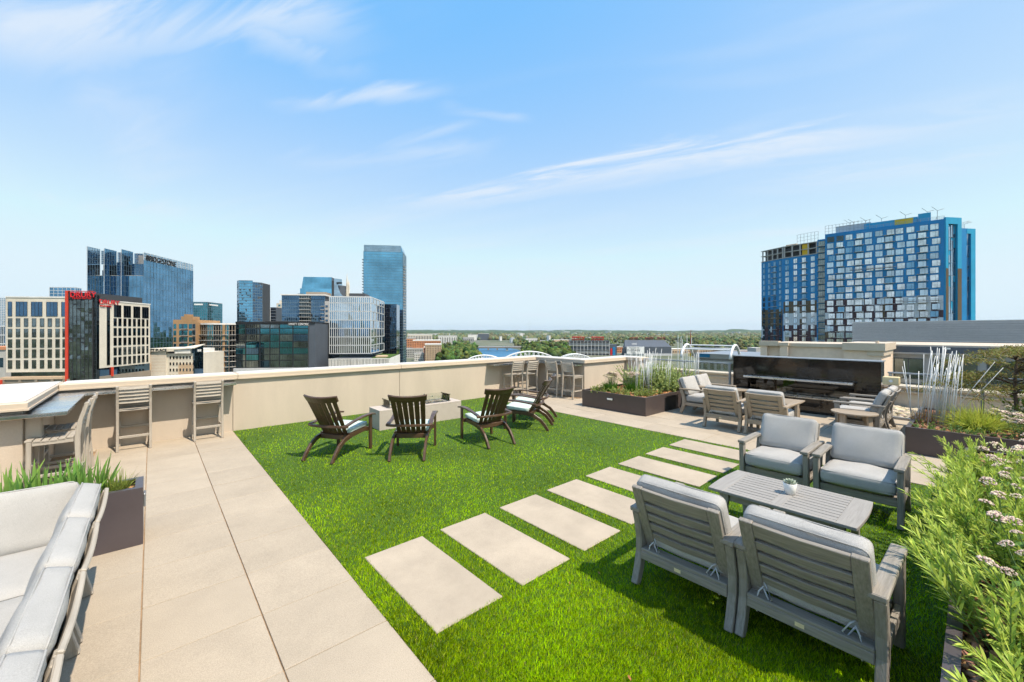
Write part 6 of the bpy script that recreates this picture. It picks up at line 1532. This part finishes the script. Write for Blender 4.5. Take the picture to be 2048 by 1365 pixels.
# small far buildings
FARB = [(815, 863, 668.5, 690, 'cream_wall', 'columned cream courthouse beyond the brick blocks'), (876, 914, 671.5, 692, 'white_wall', 'pale colonnaded office block right of the brick blocks'),
        (826, 880, 680, 716, 'orange_brick', 'orange brick block stepped down towards the river'), (850, 882, 688, 724, 'tan_wall', 'tan brick block in front of the orange one'), (812, 829, 676, 704, 'orange_brick', 'narrow orange brick block beside the tallest tower'),
        (848, 868, 694, 722, 'rust', 'dark red brick building near the river'), (812, 846, 697, 717, 'slab_grey', 'grey roofed low block below the orange buildings'), (828, 855, 707, 722, 'white_wall', 'white roofed low block near the coping'),
        (926, 948, 675, 684, 'grey_wall', 'grey block beyond the river bend'), (936, 956, 669.5, 681, 'white_wall', 'white block among trees beyond the river'), (957, 978, 667.5, 681, 'slate', 'dark glass block among trees beyond the river'),
        (1000, 1004, 673, 682, 'white_wall', 'thin white tower beyond the river'), (1022, 1030, 676, 686, 'pale_panel', 'pale twin silos right of the river'), (1040, 1046, 667, 676, 'white_wall', 'white church beyond the river'), (1052, 1075, 677, 688, 'white_wall', 'white factory block right of the river'),
        (1098, 1101, 671, 688, 'white_wall', 'slender white chimney right of the river'), (1076, 1096, 682, 690, 'tan_wall', 'tan warehouse by the chimney'), (1103, 1140, 680, 687, 'tan_wall', 'long tan shed before the stadium'), (1226, 1246, 694, 706, 'orange_brick', 'orange brick shed between the stadium halves'),
        (1222, 1240, 688, 692, 'white_wall', 'white roofed shed beyond the stadium'), (1345, 1380, 698, 707, 'tan_wall', 'tan building site fences beyond the rods'), (1440, 1525, 701, 709, 'orange_brick', 'orange tan lots beside the arched canopy'), (1395, 1470, 697, 706, 'tan_wall', 'tan lots behind the arched canopy'), (1440, 1476, 687, 690, 'white_wall', 'long white shed in the woods'), (1476, 1487, 689, 695, 'white_wall', 'white domed shed in the woods'), (1512, 1523, 696, 712, 'grey_wall', 'grey plant room beside the beige rooftop wall')]
for x0, x1, yt, yb, m, lab in FARB:
    bb = B('far_building', lab, 'building', x1, dist(yb), x0, None, depth=min(40, dist(yb) * .03)); h = bb.z(yt)
    bb.box('wall', m, -bb.W, 0, 0, bb.D, 0, h * .94); bb.box('roof', 'white_wall' if random.random() < .5 else 'slab_grey', -bb.W - .4, .4, -.4, bb.D, h * .94 + .01, h)
    if x1 - x0 > 15 and yb > 683:
        nw = max(3, int((x1 - x0) / 3.2)); nf = max(1, int((yb - yt) / 5)); w = MB()
        if m in ('cream_wall', 'white_wall') and x0 in (815, 876):
            for k in range(nw): bb.box('window', 'glass_navy', -bb.W + bb.W * (k + .3) / nw, -bb.W + bb.W * (k + .72) / nw, -.2, -.01, h * .15, h * .82)
        else:
            for j in range(nf):
                for k in range(nw): bb.box('window', 'glass_dark', -bb.W + bb.W * (k + .3) / nw, -bb.W + bb.W * (k + .72) / nw, -.2, -.01, h * (.12 + .8 * j / nf), h * (.12 + .8 * (j + .55) / nf))
rb_ = random.Random(5); me_ = {}
for k in range(270):
    px = rb_.uniform(830, 1530); y = 666.5 + 15 * rb_.random() ** 1.6; d = dist(y); s = rb_.uniform(9, 22) * max(1, d / 2200); key = (k % 5)
    if 938 < px < 1035 and y > 678: continue
    if key not in me_:
        hgt = (.35, .5, .7, .3, .45)[key]; me_[key] = MB().box(-.5, .5, -.4, .4, 0, hgt * .85).box(-.53, .53, -.43, .43, hgt * .85, hgt).mesh('far_house', ('white_wall', 'cream_wall', 'light_grey', 'tan_wall', 'slab_grey')[key])
    o = link(bpy.data.objects.new('far_house', me_[key])); o.location = gpt(px, d); o.scale = (s * 1.6, s, s); o.rotation_euler = (0, 0, rb_.uniform(0, 3)); tag(o, 'tiny pale building among the far woods', 'building', 'tiny pale buildings on the far plain')
# road bridge over the river
rbg = thing('road_bridge', 'flat concrete road bridge on tall piers crossing the river', 'bridge', gpt(985, 960)); rbg.rotation_euler = (0, 0, math.atan2(RGT.y, RGT.x) + .06)
zd_ = zat(693.5, 960) - GZ; MB().box(-110, 90, -6, 6, zd_ - 3.2, zd_).build('deck', 'taupe_wall', rbg); MB().box(-110, 90, -6.3, -6.01, zd_, zd_ + 1.2).build('parapet', 'white_wall', rbg)
for x in (-34, 34): MB().box(x - 2.2, x + 2.2, -4, 4, -1, zd_ - 3.21).build('pier', 'slab_grey', rbg)
for x in (-10, 12): MB().box(x - 2.2, x + 2.2, 40, 44, -1, zd_ - 5).build('pier', 'taupe_wall', rbg)
MB().box(-110, 90, 40, 48, zd_ - 6, zd_ - 4.5).build('deck', 'slate', rbg)
# steel truss bridge
def truss(label, x0, x1, ytop, d, yend=721):
    L_ = (x1 - x0) / F * d; t = thing('truss_bridge', label, 'bridge', gpt((x0 + x1) / 2, d)); t['group'] = 'white steel truss spans'; t.rotation_euler = (0, 0, math.atan2(RGT.y, RGT.x) + .05)
    zb_, zt_ = zat(yend, d) - GZ, zat(ytop, d) - GZ; n = 12
    for yy in (-4.5, 4.5):
        top = [Vector((-L_ / 2 + L_ * i / n, yy, zb_ + (zt_ - zb_) * (1 - (2 * i / n - 1) ** 2) ** .8)) for i in range(n + 1)]; bot = [Vector((p.x, yy, zb_ - 1.5)) for p in top]
        MB().tube(top, .55, 6).build('top_chord', 'steel_white', t); MB().tube(bot, .5, 6).build('bottom_chord', 'steel_white', t)
        for i in range(1, n):
            MB().tube([bot[i], top[i]], .28, 5).build('vertical', 'steel_white', t)
            a, c = (bot[i + 1], top[i]) if i < n / 2 else (bot[i - 1], top[i]); MB().tube([a, c], .22, 5).build('diagonal', 'steel_white', t)
    for i in range(1, n): p = -L_ / 2 + L_ * i / n; z = zb_ + (zt_ - zb_) * (1 - (2 * i / n - 1) ** 2) ** .8; MB().tube([(p, -4.5, z), (p, 4.5, z)], .25, 5).build('cross_beam', 'steel_white', t)
    MB().box(-L_ / 2, L_ / 2, -4.4, 4.4, zb_ - 2.4, zb_ - 1.6).build('deck', 'slab_grey', t); MB().box(-L_ / 2 - 1.5, -L_ / 2 + 1.5, -5, 5, 0, zb_ - 2.41).build('pier', 'slab_grey', t)
truss('white steel arched truss span over the river, left one', 934, 1002, 711, 430); truss('white steel arched truss span over the river, largest middle one', 1004, 1114, 703.5, 430); truss('white steel arched truss span over the river, right one', 1116, 1184, 708.5, 430)
# stadium
sd = thing('stadium', 'grey open stadium with red steel frames on its rim', 'stadium', gpt(1180, 800)); sd.rotation_euler = (0, 0, math.atan2(RGT.y, RGT.x) - .12); k = 800 / F; zs = lambda y: zat(y, 800) - GZ
for j, (y0_, y1) in enumerate(((716, 709), (707, 702), (700, 694), (692, 686), (685.5, 682))):
    MB().box(-42 * k, 38 * k, -j * 1.5, 30, zs(y0_), zs(y1)).build('tier', ('slate', 'slab_grey', 'slate', 'grey_wall', 'dark_wall')[j], sd)
for x in range(-40, 40, 7): MB().box(x * k - .5, x * k + .5, -9, -7.6, 0, zs(683)).build('column', 'light_grey', sd)
for x, yt in ((-24, 672), (14, 672)):
    m = MB()
    for q in range(7): xx = (x - 11 + q * 3.6) * k; m.tube([(xx, 0, zs(684)), (xx + 2, -3, zs(yt + random.uniform(0, 2)))], .6, 4)
    for q in range(3): m.tube([((x - 12) * k, -1 - q, zs(683 - q * 4)), ((x + 12) * k, -1 - q, zs(683 - q * 4))], .8, 4)
    m.build('steel_frame', 'sign_red', sd)['kind'] = 'stuff'
MB().box(39 * k, 52 * k, -4, 20, 0, zs(689)).build('ramp_tower', 'slate', sd); MB().box(44 * k, 49 * k, -4.4, -4.01, zs(712), zs(694)).build('banner', 'blue_wrap', sd); MB().box(39.5 * k, 43 * k, -4.4, -4.01, zs(713), zs(697)).build('banner', 'sign_red', sd)
s2 = thing('stadium_stand', 'dark navy stadium stand with a white sign board facing the river', 'stadium', gpt(1296, 780)); s2.rotation_euler = (0, 0, math.atan2(RGT.y, RGT.x) - .05); k = 780 / F; zs = lambda y: zat(y, 780) - GZ
MB().hexa([(-46 * k, 0, 0), (46 * k, 0, 0), (46 * k, 30, 0), (-46 * k, 30, 0), (-46 * k, 0, zs(694)), (46 * k, 0, zs(694)), (40 * k, 26, zs(681)), (-40 * k, 26, zs(681))]).build('stand', 'slate', s2)
MB().box(-47 * k, 47 * k, -1.5, -.01, zs(712), zs(707.5)).build('concourse', 'light_grey', s2); MB().box(-30 * k, -20 * k, 8, 9, zs(693), zs(687)).build('score_box', 'light_grey', s2)
MB().box(-42.5 * k, -8 * k, -2.6, -1.6, zs(708), zs(693.8)).build('sign_board', 'sign_white', s2)
for body, sz, xx, y in (('WELCOME TO', 2.6, -38.5, 697.2), ('NISSAN', 6.2, -41.5, 703.2), ('STADIUM', 2.6, -35.5, 706.9)):
    o = text_obj('lettering', body, sz, 'sign_black', s2, (xx * k, -2.75, zs(y)), (R(90), 0, 0), .08, sx=1.15)
m = MB()
for x in (-30, 2, 26):
    for q in range(6): m.tube([((x + q * 3) * k, 28, zs(682)), ((x + q * 3 + 1) * k, 25, zs(674 + random.uniform(0, 2)))], .6, 4)
    m.tube([(x * k, 27, zs(677)), ((x + 17) * k, 27, zs(677))], 1.0, 4)
m.build('steel_frame', 'rust', s2)['kind'] = 'stuff'
cr = thing('crawler_crane', 'rust red crane boom standing in the far woods', 'crane', gpt(1381, 760)); MB().tube([(0, 0, 0), (0, 0, zat(676, 760) - GZ), (1.5, 0, zat(660, 760) - GZ)], [1.3, 1.0, .5], 4).build('boom', 'rust', cr); MB().box(-4, 4, -3, 3, 0, 6).build('cab', 'yellow_panel', cr)
for i, (px, yt) in enumerate(((1356, 671), (1362, 673), (1365, 679), (1374, 671), (1383, 676))):
    lp_ = thing('light_mast', 'thin pale floodlight mast beyond the rods', 'mast', gpt(px, 520), 0, 'floodlight masts beyond the rods'); MB().tube([(0, 0, 0), (0, 0, zat(yt, 520) - GZ)], [.5, .35], 6).build('pole', 'steel_white', lp_)
tw_ = thing('broadcast_tower', 'thin broadcast mast on the far hills', 'mast', gpt(1059, 5200)); MB().tube([(0, 0, 0), (0, 0, zat(640, 5200) - GZ)], [1.2, .8], 5).build('mast', 'grey_wall', tw_)
# the air between us and the hills
hz = bpy.data.materials.new('haze'); hz.use_nodes = True; t = hz.node_tree; t.nodes.clear(); o_ = N(t, 'ShaderNodeOutputMaterial'); pv = N(t, 'ShaderNodeVolumePrincipled')
pv.inputs['Color'].default_value = (0.72, 0.86, 1.0, 1); pv.inputs['Density'].default_value = 3.6e-5; pv.inputs['Anisotropy'].default_value = 0.2
t.links.new(pv.outputs[0], o_.inputs['Volume']); MATS['haze'] = hz
HAZE = True
if HAZE: tag(MB().box(-12000, 12000, -12000, 12000, GZ - 1.5, 150).build('haze', 'haze'), 'thin pale blue haze in the air over the city', 'haze', kind='stuff')
# ================================================================== labels that single out alike plants by their place
ORD = ('nearest', 'second', 'third', 'fourth', 'fifth', 'sixth', 'seventh', 'eighth', 'ninth', 'tenth', 'eleventh')
same = {}
for o in scene.objects:
    if o.parent is None and o.get('label') and o.get('group'): same.setdefault((o['group'], o['label']), []).append(o)
for (g_, lab_), os_ in same.items():
    if 1 < len(os_) <= 11 and len(lab_.split()) <= 12:
        os_.sort(key=lambda q: q.location.x * SY + q.location.y * CY)
        for k_, q in enumerate(os_): q['label'] = lab_ + (', nearest the camera' if k_ == 0 else ', %s from the camera' % ORD[k_])
